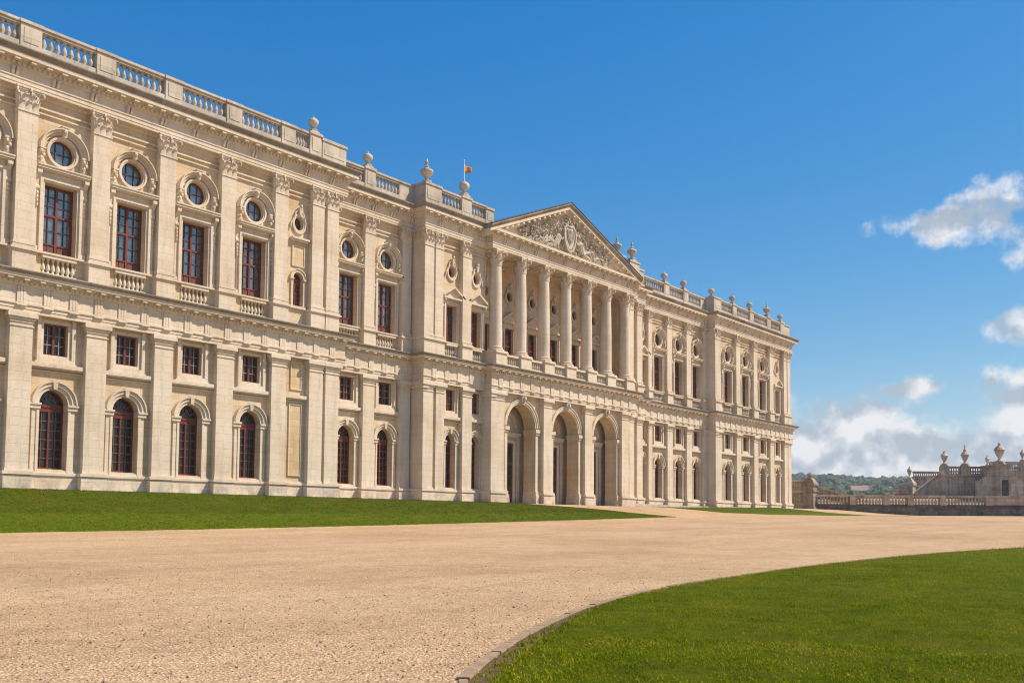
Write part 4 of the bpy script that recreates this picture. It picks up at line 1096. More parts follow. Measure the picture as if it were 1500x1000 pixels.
# near lawn on the right, edged with kerb stones
ED = [(4.3, -64), (4.0, -60), (4.15, -57), (4.8, -54.6), (5.9, -52.6), (7.16, -51.28), (8.36, -50.55), (10.33, -49.5), (12.43, -48.55), (14.39, -47.78), (17.2, -46.98), (20.25, -46.42), (24.47, -46.08), (28, -45.98), (32, -46.1), (36, -46.5), (39.8, -47.19), (44.5, -48.5), (50, -50.3), (56, -53), (62, -56.5), (68, -61)]
def catmull(P, n):
    out = []
    for i in range(len(P) - 1):
        p0, p1, p2, p3 = P[max(0, i - 1)], P[i], P[i + 1], P[min(len(P) - 1, i + 2)]
        for k in range(n):
            t = k / n; out.append(tuple(.5 * (2 * p1[q] + (p2[q] - p0[q]) * t + (2 * p0[q] - 5 * p1[q] + 4 * p2[q] - p3[q]) * t * t + (3 * p1[q] - p0[q] - 3 * p2[q] + p3[q]) * t ** 3) for q in (0, 1)))
    out.append(P[-1]); return out
EDc = catmull(ED, 8)
def normals(P):
    out = []
    for i in range(len(P)):
        a, b = P[max(0, i - 1)], P[min(len(P) - 1, i + 1)]; dx, dy = b[0] - a[0], b[1] - a[1]; l = hypot(dx, dy); out.append((dy / l, -dx / l))   # towards the lawn
    return out
EN = normals(EDc)
Rk = random.Random(5)
def ribbon(P, Nn, o0, o1, h0, h1, name, mat, kind='structure', jit=0):
    m = MB(); n = len(P); R = random.Random(9)
    for (x, y), (nx, ny_) in zip(P, Nn):
        a = o0; b = o1 + R.uniform(-jit, jit)
        pa = (x + nx * a, y + ny_ * a); pb_ = (x + nx * b, y + ny_ * b)
        m.v += [(pa[0], pa[1], T(*pa) - .05), (pa[0], pa[1], T(*pa) + h0), (pb_[0], pb_[1], T(*pb_) + h1), (pb_[0], pb_[1], T(*pb_) - .05)]
    for i in range(n - 1):
        for q in range(3): m.f.append((4 * i + q, 4 * i + q + 1, 4 * i + q + 5, 4 * i + q + 4))
    return tagit(m.build(name, mat, None), kind=kind)
# arc-length kerb blocks
m = MB(); acc = 0; pts = [EDc[0]]; 
dense = []
for i in range(len(EDc) - 1):
    for k in range(12): t = k / 12; dense.append((EDc[i][0] + (EDc[i + 1][0] - EDc[i][0]) * t, EDc[i][1] + (EDc[i + 1][1] - EDc[i][1]) * t))
dn = normals(dense); i = 0
while i < len(dense) - 1:
    L_ = Rk.uniform(.75, 1.05); j = i; s_ = 0
    while j < len(dense) - 1 and s_ < L_: s_ += hypot(dense[j + 1][0] - dense[j][0], dense[j + 1][1] - dense[j][1]); j += 1
    h = .026 + Rk.uniform(-.012, .008); w0 = -.085 + Rk.uniform(-.014, .014); w1 = .055 + Rk.uniform(-.012, .012)
    A, B = dense[i], dense[j]; g = .006 / max(L_, .1)
    a = (A[0] + (B[0] - A[0]) * g, A[1] + (B[1] - A[1]) * g); b = (B[0] - (B[0] - A[0]) * g, B[1] - (B[1] - A[1]) * g)
    na, nb = dn[i], dn[j]
    vs = []
    for (p, nn) in ((a, na), (b, nb)):
        q0 = (p[0] + nn[0] * w0, p[1] + nn[1] * w0); q1 = (p[0] + nn[0] * w1, p[1] + nn[1] * w1); z = T(*p)
        vs += [(q0[0], q0[1], z - .06), (q0[0] + nn[0] * .015, q0[1] + nn[1] * .015, z + h), (q1[0] - nn[0] * .015, q1[1] - nn[1] * .015, z + h), (q1[0], q1[1], z - .06)]
    m.add(vs, [(0, 4, 5, 1), (1, 5, 6, 2), (2, 6, 7, 3), (0, 1, 2, 3), (7, 6, 5, 4)])
    i = j
tagit(m.build('kerb', 'kerb'), kind='structure')
ribbon(EDc, EN, .04, .36, .008, .014, 'soil_edge', 'soil', jit=.05)
def lawn_start(k):  # soil strip is wider where the edge is worn
    x, y = EDc[k]; d = hypot(x, y + D0)
    w = .24 * min(1, max(.15, 1 - (d - 12) / 10)) + .07
    return w * (.8 + .35 * (.5 + .5 * sin(k * 1.7) * cos(k * .61)))
m = MB(); inner = []
for k, ((x, y), (nx, ny_)) in enumerate(zip(EDc, EN)):
    o = lawn_start(k); inner.append((x + nx * o, y + ny_ * o))
NR = 26
cpt = (22.0, -95.0)
R = random.Random(2)
for (x, y) in inner:
    for q in range(NR + 1):
        t = (q / NR) ** 1.7; xx = x + (cpt[0] - x) * t * .9 ; yy = y + (cpt[1] - y) * t
        z = T(xx, yy) + (.0 if q == 0 else .03 + R.uniform(-.01, .01))
        m.v.append((xx, yy, z))
k = NR + 1
m.f = [(i * k + j, i * k + j + 1, (i + 1) * k + j + 1, (i + 1) * k + j) for i in range(len(inner) - 1) for j in range(NR)]
tagit(m.build('lawn', 'lawn_near', None, True), kind='structure')
# blades on the near lawn
def inside(x, y):
    # inside the lawn: below the edge curve
    if x < 4.3: return False
    best = None
    for k in range(len(inner) - 1):
        a, b = inner[k], inner[k + 1]
        if k > 30 and (a[0] <= x < b[0]): best = a[1] + (b[1] - a[1]) * (x - a[0]) / (b[0] - a[0])
    if best is None:
        for k in range(len(inner) - 1):
            a, b = inner[k], inner[k + 1]
            if a[0] <= x < b[0] and b[1] > a[1]: best = a[1] + (b[1] - a[1]) * (x - a[0]) / (b[0] - a[0])
    return best is not None and y < best
R = random.Random(21)
V = []; Fs = []
th0 = radians(39.2)
def blade(x, y, z, h, w, seg2):
    a = R.uniform(0, 2 * pi); l = R.uniform(.2, .9) * h; dx, dy = cos(a), sin(a); b = R.uniform(0, 2 * pi); sx, sy = cos(b) * w / 2, sin(b) * w / 2
    o = len(V)
    if seg2:
        V.extend([(x - sx, y - sy, z), (x + sx, y + sy, z), (x + sx * .8 + dx * l * .35, y + sy * .8 + dy * l * .35, z + h * .6), (x - sx * .8 + dx * l * .35, y - sy * .8 + dy * l * .35, z + h * .6), (x + dx * l, y + dy * l, z + h * .9)])
        Fs.append((o, o + 1, o + 2, o + 3)); Fs.append((o + 3, o + 2, o + 4))
    else:
        V.extend([(x - sx, y - sy, z), (x + sx, y + sy, z), (x + dx * l, y + dy * l, z + h)]); Fs.append((o, o + 1, o + 2))
cnt = 0
for dens, d0, d1 in ((1500, 7.5, 13), (800, 13, 20), (330, 20, 32), (120, 32, 52)):
    # wedge of the lawn in front of the station, angles measured from the view direction
    a0, a1 = -radians(33), radians(6)
    n = int(dens * (a1 - a0) * (d1 * d1 - d0 * d0) / 2)
    for _ in range(n):
        a = th0 + R.uniform(a0, a1); d = sqrt(R.uniform(d0 * d0, d1 * d1)); x, y = d * cos(a), -D0 + d * sin(a)
        if not inside(x, y): continue
        cl = .5 + .5 * sin(x * 3.1 + 1.3 * sin(y * 2.3)) * sin(y * 3.7 + 1.1 * sin(x * 1.9))
        h = R.uniform(.022, .05) * (.75 + .5 * cl) * (1 + d / 60)
        blade(x, y, T(x, y) + .012, h, R.uniform(.006, .011) * (1 + d / 22), d < 13); cnt += 1
m = MB(); m.v = V; m.f = Fs
tagit(m.build('grass', 'blade'), kind='stuff')
R = random.Random(31); V = []; Fs = []
for _ in range(130000):
    x = R.uniform(12, 82); y = -11.1 + .42 * min(1, max(0, (x - 20) / 60)) + 10.2 * R.random()
    if y > interp(x, *LB) - .05: continue
    blade(x, y, T(x, y) + .025, R.uniform(.03, .065), R.uniform(.018, .035), False)
m = MB(); m.v = V; m.f = Fs
tagit(m.build('bank_grass', 'bankblade'), kind='stuff')
# worn-edge tufts and loose stones along the kerb
V = []; Fs = []
for (x, y), (nx, ny_) in zip(dense, dn):
    if hypot(x, y + D0) > 34: continue
    for _ in range(R.choice((0, 0, 0, 1, 2))):
        o = R.uniform(.12, .5); xx, yy = x + nx * o + R.uniform(-.05, .05), y + ny_ * o
        for q in range(4): blade(xx + R.uniform(-.03, .03), yy + R.uniform(-.03, .03), T(xx, yy) + .01, R.uniform(.03, .07), .012, True)
m = MB(); m.v = V; m.f = Fs
tagit(m.build('grass_tufts', 'blade'), kind='stuff')
m = MB()
for _ in range(3600):
    a = th0 + radians(R.uniform(-28, 32)); d = 8 + 22 * R.random() ** 1.6; x, y = d * cos(a), -D0 + d * sin(a)
    if inside(x, y): continue
    s_ = R.uniform(.008, .02) * (1.6 if R.random() < .06 else 1)
    z = T(x, y) + s_ * .35; o = len(m.v); c = [R.uniform(.7, 1.3) for _ in range(6)]
    m.add([(x - s_ * c[0], y, z), (x + s_ * c[1], y, z), (x, y - s_ * c[2], z), (x, y + s_ * c[3], z), (x, y, z + s_ * .8 * c[4]), (x, y, z - s_)], [(0, 2, 4), (2, 1, 4), (1, 3, 4), (3, 0, 4), (2, 0, 5), (1, 2, 5), (3, 1, 5), (0, 3, 5)])
tagit(m.build('loose_pebbles', 'gravel'), kind='stuff')

# ------------------------------------------------------------------ terrace on the right
FW = (cos(th0), sin(th0)); RT = (sin(th0), -cos(th0))
def W(lat, d): return (FW[0] * d + RT[0] * lat, -D0 + FW[1] * d + RT[1] * lat)
BALM = {}
def bal_mesh(h, w, mat):
    key = (round(h, 2), w, mat)
    if key not in BALM:
        m = MB(); m.lathe(0, 0, baluster_prof(0, h, w), 8, pi / 8); o = m.build('baluster', mat, None, True); BALM[key] = o.data; bpy.data.objects.remove(o)
    return BALM[key]
def obox(m, a, b, t, za0, zb0, za1, zb1):
    """upright slab from a to b, thickness t, bottom za0->zb0 and top za1->zb1"""
    dx, dy = b[0] - a[0], b[1] - a[1]; l = hypot(dx, dy); nx, ny_ = -dy / l * t / 2, dx / l * t / 2
    m.add([(a[0] - nx, a[1] - ny_, za0), (b[0] - nx, b[1] - ny_, zb0), (b[0] + nx, b[1] + ny_, zb0), (a[0] + nx, a[1] + ny_, za0), (a[0] - nx, a[1] - ny_, za1), (b[0] - nx, b[1] - ny_, zb1), (b[0] + nx, b[1] + ny_, zb1), (a[0] + nx, a[1] + ny_, za1)],
          [(0, 3, 2, 1), (4, 5, 6, 7), (0, 1, 5, 4), (1, 2, 6, 5), (2, 3, 7, 6), (3, 0, 4, 7)])
def loc(p, o): return (p[0] - o[0], p[1] - o[1])
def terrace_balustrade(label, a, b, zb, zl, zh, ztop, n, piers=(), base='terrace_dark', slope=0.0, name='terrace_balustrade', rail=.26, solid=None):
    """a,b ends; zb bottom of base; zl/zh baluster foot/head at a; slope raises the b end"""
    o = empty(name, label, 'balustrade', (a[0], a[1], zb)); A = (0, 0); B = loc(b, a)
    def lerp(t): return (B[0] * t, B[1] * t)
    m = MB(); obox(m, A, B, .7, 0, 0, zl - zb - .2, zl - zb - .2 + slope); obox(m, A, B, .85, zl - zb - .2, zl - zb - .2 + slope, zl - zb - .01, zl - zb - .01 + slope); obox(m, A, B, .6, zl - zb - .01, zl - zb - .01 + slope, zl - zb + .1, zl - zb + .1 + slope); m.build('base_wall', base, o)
    m = MB(); obox(m, A, B, .62, zh - zb, zh - zb + slope, ztop - zb - .1, ztop - zb + slope - .1); obox(m, A, B, .78, ztop - zb - .1, ztop - zb + slope - .1, ztop - zb, ztop - zb + slope)
    m.build('handrail', 'terrace', o)
    ps = sorted(piers)
    for t, w in ps:
        l = hypot(*B); d = w / l / 2; m = MB(); obox(m, lerp(t - d), lerp(t + d), .84, zl - zb, zl - zb, ztop - zb - .11 + slope * t, ztop - zb - .11 + slope * t); po = m.build('pier', 'terrace', o)
        m = MB(); obox(m, lerp(t - d * 1.08), lerp(t + d * 1.08), .92, .02, .02, zl - zb + .02, zl - zb + .02); m.build('pier_base', base, po)
    if solid:
        m = MB(); obox(m, lerp(solid[0]), lerp(solid[1]), .5, zl - zb, zl - zb, zh - zb, zh - zb)
        for k in range(3):
            t0 = solid[0] + (solid[1] - solid[0]) * (k + .15) / 3; t1 = solid[0] + (solid[1] - solid[0]) * (k + .85) / 3
            obox(m, lerp(t0), lerp(t1), .58, zl - zb + .25, zl - zb + .25, zh - zb - .2, zh - zb - .2)
        m.build('panel', 'terrace', o)
    me = bal_mesh(zh - zl - .1, .2, 'terrace')
    for k in range(n):
        t = (k + .5) / n
        if any(abs(t - q) < w / hypot(*B) / 2 for q, w in ps) or (solid and solid[0] < t < solid[1]): continue
        c = bpy.data.objects.new('baluster', me); COL.objects.link(c); c.parent = o; p = lerp(t); c.location = (p[0], p[1], zl - zb + .1 + slope * t)
    return o
def urn_profile_big(): return [(.5, 0), (.5, .12), (.26, .2), (.17, .42), (.2, .5), (.36, .75), (.5, 1.1), (.58, 1.4), (.66, 1.46), (.66, 1.54), (.54, 1.62), (.46, 1.82), (.24, 1.98), (.16, 2.04), (.2, 2.14), (.18, 2.25), (.06, 2.42)]
def big_urn(p, z, s, label, spire=False, sx=1.0):
    o = empty('terrace_urn', label, 'urn', (p[0], p[1], z), 'stone urns on the garden terrace'); pr = urn_profile_big()
    m = MB(); e = .62 * s * sx; m.box(-e, e, -e, e, 0, .2 * s); m.box(-e * .8, e * .8, -e * .8, e * .8, .2 * s, .34 * s); m.build('plinth', 'terrace', o)
    m = MB(); m.lathe(0, 0, [(r * s * sx, .34 * s + zz * s) for r, zz in pr[:10]], 16); m.build('body', 'terrace', o, True)
    m = MB(); top = pr[9:]
    if spire: top = pr[9:12] + [(.2, 2.0), (.26, 2.2), (.22, 2.35), (.1, 2.5), (.13, 2.65), (.03, 3.1)]
    m.lathe(0, 0, [(r * s * sx, .34 * s + zz * s) for r, zz in top], 14); m.build('lid', 'terrace', o, True)
    return o
pG = W(.3056 * 150, 150)
# low wall along the terrace edge
a = W(.308 * 150, 150); b = W(.60 * 147, 147)
l_ = hypot(b[0] - a[0], b[1] - a[1])
def tt(px): k = (px - 750) / 1430; return (k * 148.5 - .308 * 150) / (.60 * 147 - .308 * 150)
terrace_balustrade('low dark-based balustrade wall running along the far edge of the gravel', a, b, 2.0, 4.25, 5.5, 5.78, 86,
                   [(tt(1252), .9), (tt(1300), .9), (tt(1335), .9), (tt(1381), .9), (tt(1446), 1.0), (tt(1500), 1.0)], solid=(tt(1446), 1.0))
# paving added behind the low wall, sloped to catch sun and brighten its openings
m = MB()
for l0, l1, d1, z1 in ((46.5, 58, 160, 5.3), (58, 96, 168, 5.75)):
    q = [(*W(l0, 151.6), 3.3), (*W(l1, 150.2), 3.3), (*W(l1 * 1.03, d1), z1), (*W(l0 * 1.03, d1), z1)]
    m.add(q + [(x, y, z - 1.5) for x, y, z in q], [(0, 1, 2, 3), (4, 7, 6, 5), (0, 4, 5, 1), (1, 5, 6, 2), (2, 6, 7, 3), (3, 7, 4, 0)])
tagit(m.build('added_paving_slope', 'kerb'), kind='structure')
# gate pier
gp = empty('stone_pier', 'tall stone gate pier with scrolled cap standing beside the far palace corner', 'pier', (pG[0], pG[1], 3.0))
m = MB(); m.box(-.95, .95, -.95, .95, 0, .9); m.box(-.8, .8, -.8, .8, .9, 4.2); m.box(-.95, .95, -.95, .95, 3.2, 3.4); m.box(-1.0, 1.0, -1.0, 1.0, 4.2, 4.5); m.taper(-.95, .95, -.95, .95, 4.5, -.45, .45, -.45, .45, 5.3); m.build('shaft', 'terrace_shade', gp)
m = MB(); m.lathe(0, 0, [(.5, 5.3), (.3, 5.4), (.25, 5.5), (.5, 5.75), (.45, 5.95), (.15, 6.1), (.05, 6.25)], 12); m.build('finial', 'terrace_shade', gp, True)
terrace_balustrade('sloping stair balustrade descending rightwards from the stone gate pier', W(.3105 * 150.6, 150.6), W(.3448 * 150.6, 150.6), 5.72, 5.85, 6.9, 7.25, 14, [], 'terrace', -1.38)
terrace_balustrade('upper balustrade between the palace corner and the gate pier', W(.282 * 153, 153), W(.303 * 151, 151), 6.2, 6.75, 7.85, 8.15, 9, [], 'terrace')
terrace_balustrade('lower tall balustrade beneath the upper one between palace and gate pier', W(.282 * 152.4, 152.4), W(.303 * 150.4, 150.4), 2.8, 4.4, 6.15, 6.5, 9, [], 'terrace')
# upper terrace
tw = empty('terrace_pavilion', 'weathered stone terrace building with panels, niche and scrolled buttress at the right edge', 'terrace building', (*W(80, 170), 2))
o0 = W(80, 170)
def TWm(): return MB()
def seg(m, lat0, lat1, d, t, z0, z1): obox(m, loc(W(lat0, d), o0), loc(W(lat1, d), o0), t, z0 - 2, z0 - 2, z1 - 2, z1 - 2)
m = MB(); seg(m, 74.9, 100, 173, 6, 0, 9.75); m.build('wall', 'terrace', tw)
m = MB(); seg(m, 74.7, 100, 172.9, 6.5, 9.75, 9.85); seg(m, 74.6, 100, 172.9, 6.9, 9.85, 10.0); seg(m, 74.7, 100, 170, .5, 5.8, 6.1); m.build('cornice', 'terrace', tw)
for lt in (75.4, 78.2, 80.1, 82.6): 
    m = MB(); seg(m, lt - .35, lt + .35, 169.95, .5, 0, 9.74); m.build('pilaster', 'terrace', tw)
for l0, l1 in ((76.1, 77.6), (80.7, 82.0)):
    m = MB(); seg(m, l0, l1, 169.95, .24, 6.6, 9.2); m.build('panel', 'terrace', tw)
m = MB(); seg(m, 82.0, 82.25, 169.9, .5, 6, 8.2); m.build('niche_jamb', 'terrace', tw)
bc = .5049 * 165
m = MB(); seg(m, bc - 1.15, bc + 1.15, 167.5, 5, 0, 11.2); m.build('buttress', 'terrace', tw)
m = MB(); seg(m, bc - 1.35, bc + 1.35, 167.5, 5.4, 11.2, 11.4); seg(m, bc - 1.5, bc + 1.5, 167.5, 5.7, 11.4, 11.6); seg(m, bc - 1.3, bc + 1.3, 167.4, 5.3, 9.6, 9.8); m.build('buttress_cap', 'terrace', tw)
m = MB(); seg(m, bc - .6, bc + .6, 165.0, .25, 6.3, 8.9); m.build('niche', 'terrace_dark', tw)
m = MB()
for q in (-1, 1): seg(m, bc + q * .7 - .12, bc + q * .7 + .12, 164.95, .36, 6.2, 9.0)
seg(m, bc - .85, bc + .85, 164.95, .36, 9.0, 9.25); m.build('niche_frame', 'terrace', tw)
for q in (-1, 1):
    m = MB()
    for k in range(7):
        u0 = bc + q * (1.15 + .42 * k); z1 = 11.1 - 2.3 * (1 - (1 - k / 7) ** 2) ; seg(m, min(u0, u0 + q * .42), max(u0, u0 + q * .42), 166.5, .9, 5, z1)
    m.build('scroll_bracket', 'terrace', tw)
# stepped wing on the left
m = MB(); seg(m, 67.7, 74.9, 174, 3, 0, 6.7); m.build('wing_wall', 'terrace', tw)
m = MB()
for k in range(10): seg(m, 70.9 + .4 * k, 71.3 + .4 * k, 171.6, 1.6, 5, 7.0 + .3 * k)
m.build('stair_wall', 'terrace', tw)
m = MB(); obox(m, loc(W(70.7, 171), o0), loc(W(74.9, 171), o0), .5, 4.9, 8.0, 5.15, 8.25); m.build('stair_rail', 'terrace', tw)
for k in range(3):
    m = MB(); seg(m, 67.6 + .15 * k, 69.4, 172, 2.5 - .2 * k, 6.7 + .5 * k, 7.15 + .5 * k); m.build('step_block', 'terrace', tw)
p1 = W(70.1, 172)
sp = empty('stone_pier', 'stone pier with a wide cap at the foot of the terrace stair', 'pier', (p1[0], p1[1], 2.0))
m = MB(); m.box(-.75, .75, -.75, .75, 0, 6.2); m.box(-.95, .95, -.95, .95, 6.2, 6.6); m.taper(-.9, .9, -.9, .9, 6.6, -.55, .55, -.55, .55, 7.05); m.build('shaft', 'terrace', sp)
m = MB(); m.box(-.55, .55, -.55, .55, 7.05, 7.2); m.build('cap', 'terrace', sp)
big_urn(p1, 9.2, .85, 'slim urn on the pier at the foot of the terrace stair, left of the pavilion', sx=.75)
terrace_balustrade('plain balustrade at the back left of the terrace building', W(.411 * 184, 184), W(.442 * 184, 184), 8.6, 9.7, 11.0, 11.3, 14, [], 'terrace')
terrace_balustrade('front roof balustrade of the terrace building below its urns', W(74.9, 170.4), W(83.3, 170.4), 9.99, 10.15, 11.2, 11.5, 20, [(.08, 1.5), (.5, 1.5), (.95, 1.4)], 'terrace')
terrace_balustrade('rear balustrade behind the largest terrace urn at the right edge', W(.489 * 181, 181), W(.55 * 181, 181), 9.99, 11.3, 12.7, 13.05, 26, [(.57, 1.2)], 'terrace')
big_urn(W(75.6, 170.4), 11.5, .98, 'medium lidded urn on the left end of the terrace building roof')
big_urn(W(79.2, 170.4), 11.5, 1.1, 'tall urn with a spiky lid in the middle of the terrace building roof', True)
big_urn(W(83.1, 170.4), 11.5, .72, 'small urn at the right end of the front roof balustrade beside the buttress', sx=.8)
big_urn(W(bc, 166.5), 11.6, 1.38, 'largest and broadest urn, on top of the scrolled buttress')
big_urn(W(.5238 * 181, 181), 13.05, .85, 'urn cut by the right edge behind the largest urn', sx=.8)

# ------------------------------------------------------------------ hills, woods, tree, houses
def hill_z(lat, d):
    k = lat / d
    ridge = 44 - 16 * max(0, k - .28) + 4.5 * sin(k * 19 + 1) + 2.5 * sin(k * 47)
    t = min(1, max(0, (d - 260) / (1200 - 260)))
    z = -14 + (ridge + 14) * (t ** .8) * (1 + .03 * sin(d * .02 + k * 9))
    if d > 1200: z -= (d - 1200) * .02
    return z
m = MB(); ks = [-.8 + .05 * i for i in range(41)]; ds = [250 + 50 * i for i in range(35)]
m.v = [(*W(k * d, d), hill_z(k * d, d) - 5) for k in ks for d in ds]
n = len(ds); m.f = [(i * n + j, (i + 1) * n + j, (i + 1) * n + j + 1, i * n + j + 1) for i in range(len(ks) - 1) for j in range(n - 1)]
tagit(m.build('hills', 'hill', None, True), kind='structure')
def lump(m, c, r, R, sub=10, rings=6):
    o = len(m.v); m.ball(c, r, sub, rings)
    for i in range(o, len(m.v)):
        v = m.v[i]; f = 1 + R.uniform(-.34, .3); m.v[i] = (c[0] + (v[0] - c[0]) * f, c[1] + (v[1] - c[1]) * f, c[2] + (v[2] - c[2]) * f)
R = random.Random(8); m = MB()
for _ in range(4200):
    d = 420 + 860 * R.random() ** .8; k = R.uniform(.2, .6); lat = k * d; p = W(lat, d); z = hill_z(lat, d)
    h = R.uniform(4, 9.5) * (.7 + d / 2500)
    lump(m, (p[0], p[1], z + h * .35), (h * R.uniform(.5, .8), h * R.uniform(.5, .8), h * R.uniform(.55, .85)), R, 7, 5)
    if R.random() < .6: lump(m, (p[0] + R.uniform(-.5, .5) * h, p[1] + R.uniform(-.5, .5) * h, z + h * .6), (h * .4, h * .4, h * .42), R, 6, 4)
tagit(m.build('wooded_hillside', 'forest'), kind='stuff')
def leafy_tree(lat, d, z, h, w, label, nleaf=2600):
    p = W(lat, d); o = empty('tree', label, 'tree', (p[0], p[1], z)); R = random.Random(int(lat * 10))
    m = MB(); m.tube([(0, 0, 0), (.1, .05, h * .25), (0, .1, h * .45), (.1, 0, h * .75)], [h * .045, h * .035, h * .028, .05], 8)
    cl = []
    for k in range(18):
        a = R.uniform(0, 2 * pi); rr = R.random() ** .5 * w * .36; zz = h * R.uniform(.35, .86) * (1 - .28 * (rr / (w * .36)) ** 2); cl.append((rr * cos(a), rr * sin(a), zz, R.uniform(.16, .24) * w))
        m.tube([(0, .05, h * .3), (rr * cos(a) * .5, rr * sin(a) * .5, zz * .75), (rr * cos(a), rr * sin(a), zz)], [h * .018, h * .012, .04], 5)
    m.build('trunk', 'bark', o)
    m = MB()
    for _ in range(nleaf):
        c = R.choice(cl); u = R.gauss(0, 1), R.gauss(0, 1), R.gauss(0, 1); l = sqrt(sum(q * q for q in u)); rr = c[3] * R.random() ** .35
        q = [c[j] + u[j] / l * rr for j in range(3)]; s_ = R.uniform(.16, .34)
        t1 = [R.uniform(-1, 1) for _ in range(3)]; t2 = [R.uniform(-1, 1) for _ in range(3)]
        m.add([tuple(q[j] - t1[j] * s_ for j in range(3)), tuple(q[j] + t2[j] * s_ for j in range(3)), tuple(q[j] + t1[j] * s_ for j in range(3)), tuple(q[j] - t2[j] * s_ for j in range(3))], [(0, 1, 2, 3)])
    m.build('crown', 'tree', o)
leafy_tree(.3425 * 215, 215, -6, 14.8, 10.5, 'bright green bushy tree rising behind the sloping stair balustrade', 4200)
leafy_tree(.3155 * 230, 230, -5, 16.3, 6.5, 'darker small tree just right of the gate pier top', 2200)
leafy_tree(.283 * 235, 235, -5, 16.6, 7, 'small tree peeking between the palace corner and the gate pier', 2200)
def house(lat, d, w, dep, h, rot, label):
    z = hill_z(lat, d) + 1.5; p = W(lat, d); o = empty('house', label, 'house', (p[0], p[1], z), 'houses on the wooded hillside'); o.rotation_euler.z = rot
    m = MB(); m.box(-w / 2, w / 2, -dep / 2, dep / 2, -6, h); m.prism([(-w / 2, h), (w / 2, h), (0, h + w * .42)], -dep / 2, dep / 2); m.build('wall', 'plaster', o)
    m = MB()
    for q in (-1, 1): m.prism([(q * (w / 2 + .5), h - .4), (0, h + w * .42 + .05), (0, h + w * .42 + .4), (q * (w / 2 + .5), h)][::q], -dep / 2 - .4, dep / 2 + .4)
    m.build('roof', 'rooftile', o)
    m = MB()
    for x in (-w * .22, w * .22): m.box(x - .5, x + .5, -dep / 2 - .06, -dep / 2 + .1, h * .3, h * .3 + 1.6)
    m.build('window', 'glassdark', o)
for k, d, w, dep, h, rot, lb in ((.356, 640, 7, 10, 6.5, .4, 'pink-roofed house with the nearest gable, left of the hillside cluster'), (.3635, 660, 6.5, 9, 6.5, -.5, 'red-roofed house seen edge on, right of the nearest gabled house'), (.365, 800, 6, 7, 5, .9, 'tiled house standing highest among the trees on the hill'), (.381, 700, 5, 6, 4, .2, 'small pale house lowest on the hillside beside the terrace'), (.3905, 760, 5, 6, 4, .9, 'small tiled house farthest right on the hillside')):
    house(k * d, d, w, dep, h, rot, lb)

# ------------------------------------------------------------------ haze
HZ = True
if HZ:
    m = MB(); m.box(-2000, 2000, -2000, 2000, -60, 80)
    hm = bpy.data.materials.new('haze'); hm.use_nodes = True; nt = hm.node_tree; nt.nodes.clear()
    out = nt.nodes.new('ShaderNodeOutputMaterial'); pv = nt.nodes.new('ShaderNodeVolumePrincipled')
    pv.inputs['Color'].default_value = (.75, .86, 1, 1); pv.inputs['Density'].default_value = .00022
    L(nt, pv.outputs[0], out.inputs['Volume'])
    tagit(m.build('haze', hm), kind='stuff')

# ------------------------------------------------------------------ sky, sun
SUN_EL, SUN_AZ = radians(50), radians(44)     # azimuth to the right of the facade normal
sd = (sin(SUN_AZ) * cos(SUN_EL), -cos(SUN_AZ) * cos(SUN_EL), sin(SUN_EL))
sl = bpy.data.lights.new('sun', 'SUN'); sl.energy = 5.0; sl.angle = radians(.55); sl.color = (1, .87, .71)
so = bpy.data.objects.new('sun', sl); COL.objects.link(so)
import mathutils
so.rotation_euler = mathutils.Vector(sd).to_track_quat('Z', 'Y').to_euler()
so.location = (30, -60, 60)
w = bpy.data.worlds.new('World'); S.world = w; w.use_nodes = True; nt = w.node_tree
bg = nt.nodes['Background']
sky = nt.nodes.new('ShaderNodeTexSky'); sky.sky_type = 'NISHITA'; sky.sun_disc = False
sky.sun_elevation = SUN_EL; sky.sun_rotation = math.atan2(sd[0], sd[1])
sky.altitude = 100; sky.air_density = 1.0; sky.dust_density = .6; sky.ozone_density = 2.0
hs = N(nt, 'ShaderNodeHueSaturation'); hs.inputs['Saturation'].default_value = 1.5; hs.inputs['Value'].default_value = 1.0
L(nt, sky.outputs[0], hs.inputs['Color'])
# clouds: drifting banks laid out by compass bearing and height above the horizon
tc = N(nt, 'ShaderNodeTexCoord').outputs['Generated']
sep = N(nt, 'ShaderNodeSeparateXYZ'); L(nt, tc, sep.inputs[0])
az = math_n(nt, 'ARCTAN2', sep.outputs[1], sep.outputs[0]); el = math_n(nt, 'ARCSINE', sep.outputs[2])
cb = N(nt, 'ShaderNodeCombineXYZ'); L(nt, az, cb.inputs[0]); L(nt, math_n(nt, 'MULTIPLY', el, 1.0), cb.inputs[1])
def cnoise(scale, detail, rough, off=(0, 0, 0), dist=.0):
    mp = N(nt, 'ShaderNodeMapping'); mp.inputs['Location'].default_value = off; L(nt, cb.outputs[0], mp.inputs['Vector'])
    return noise(nt, mp.outputs['Vector'], scale, detail, rough, dist)
def blob(a, e, sa, se):
    da = math_n(nt, 'DIVIDE', math_n(nt, 'SUBTRACT', az, a), sa); de = math_n(nt, 'DIVIDE', math_n(nt, 'SUBTRACT', el, e), se)
    r2 = math_n(nt, 'ADD', math_n(nt, 'MULTIPLY', da, da), math_n(nt, 'MULTIPLY', de, de))
    return math_n(nt, 'SUBTRACT', 1.0, r2)
CL = []
th = radians(39.205)
def bearing(px): return th - math.atan((px - 750) / 1430)
def elev(px, py): return math.atan((760.7 + (px - 750) * .0078 - py) / 1430 * cos(math.atan((px - 750) / 1430)))
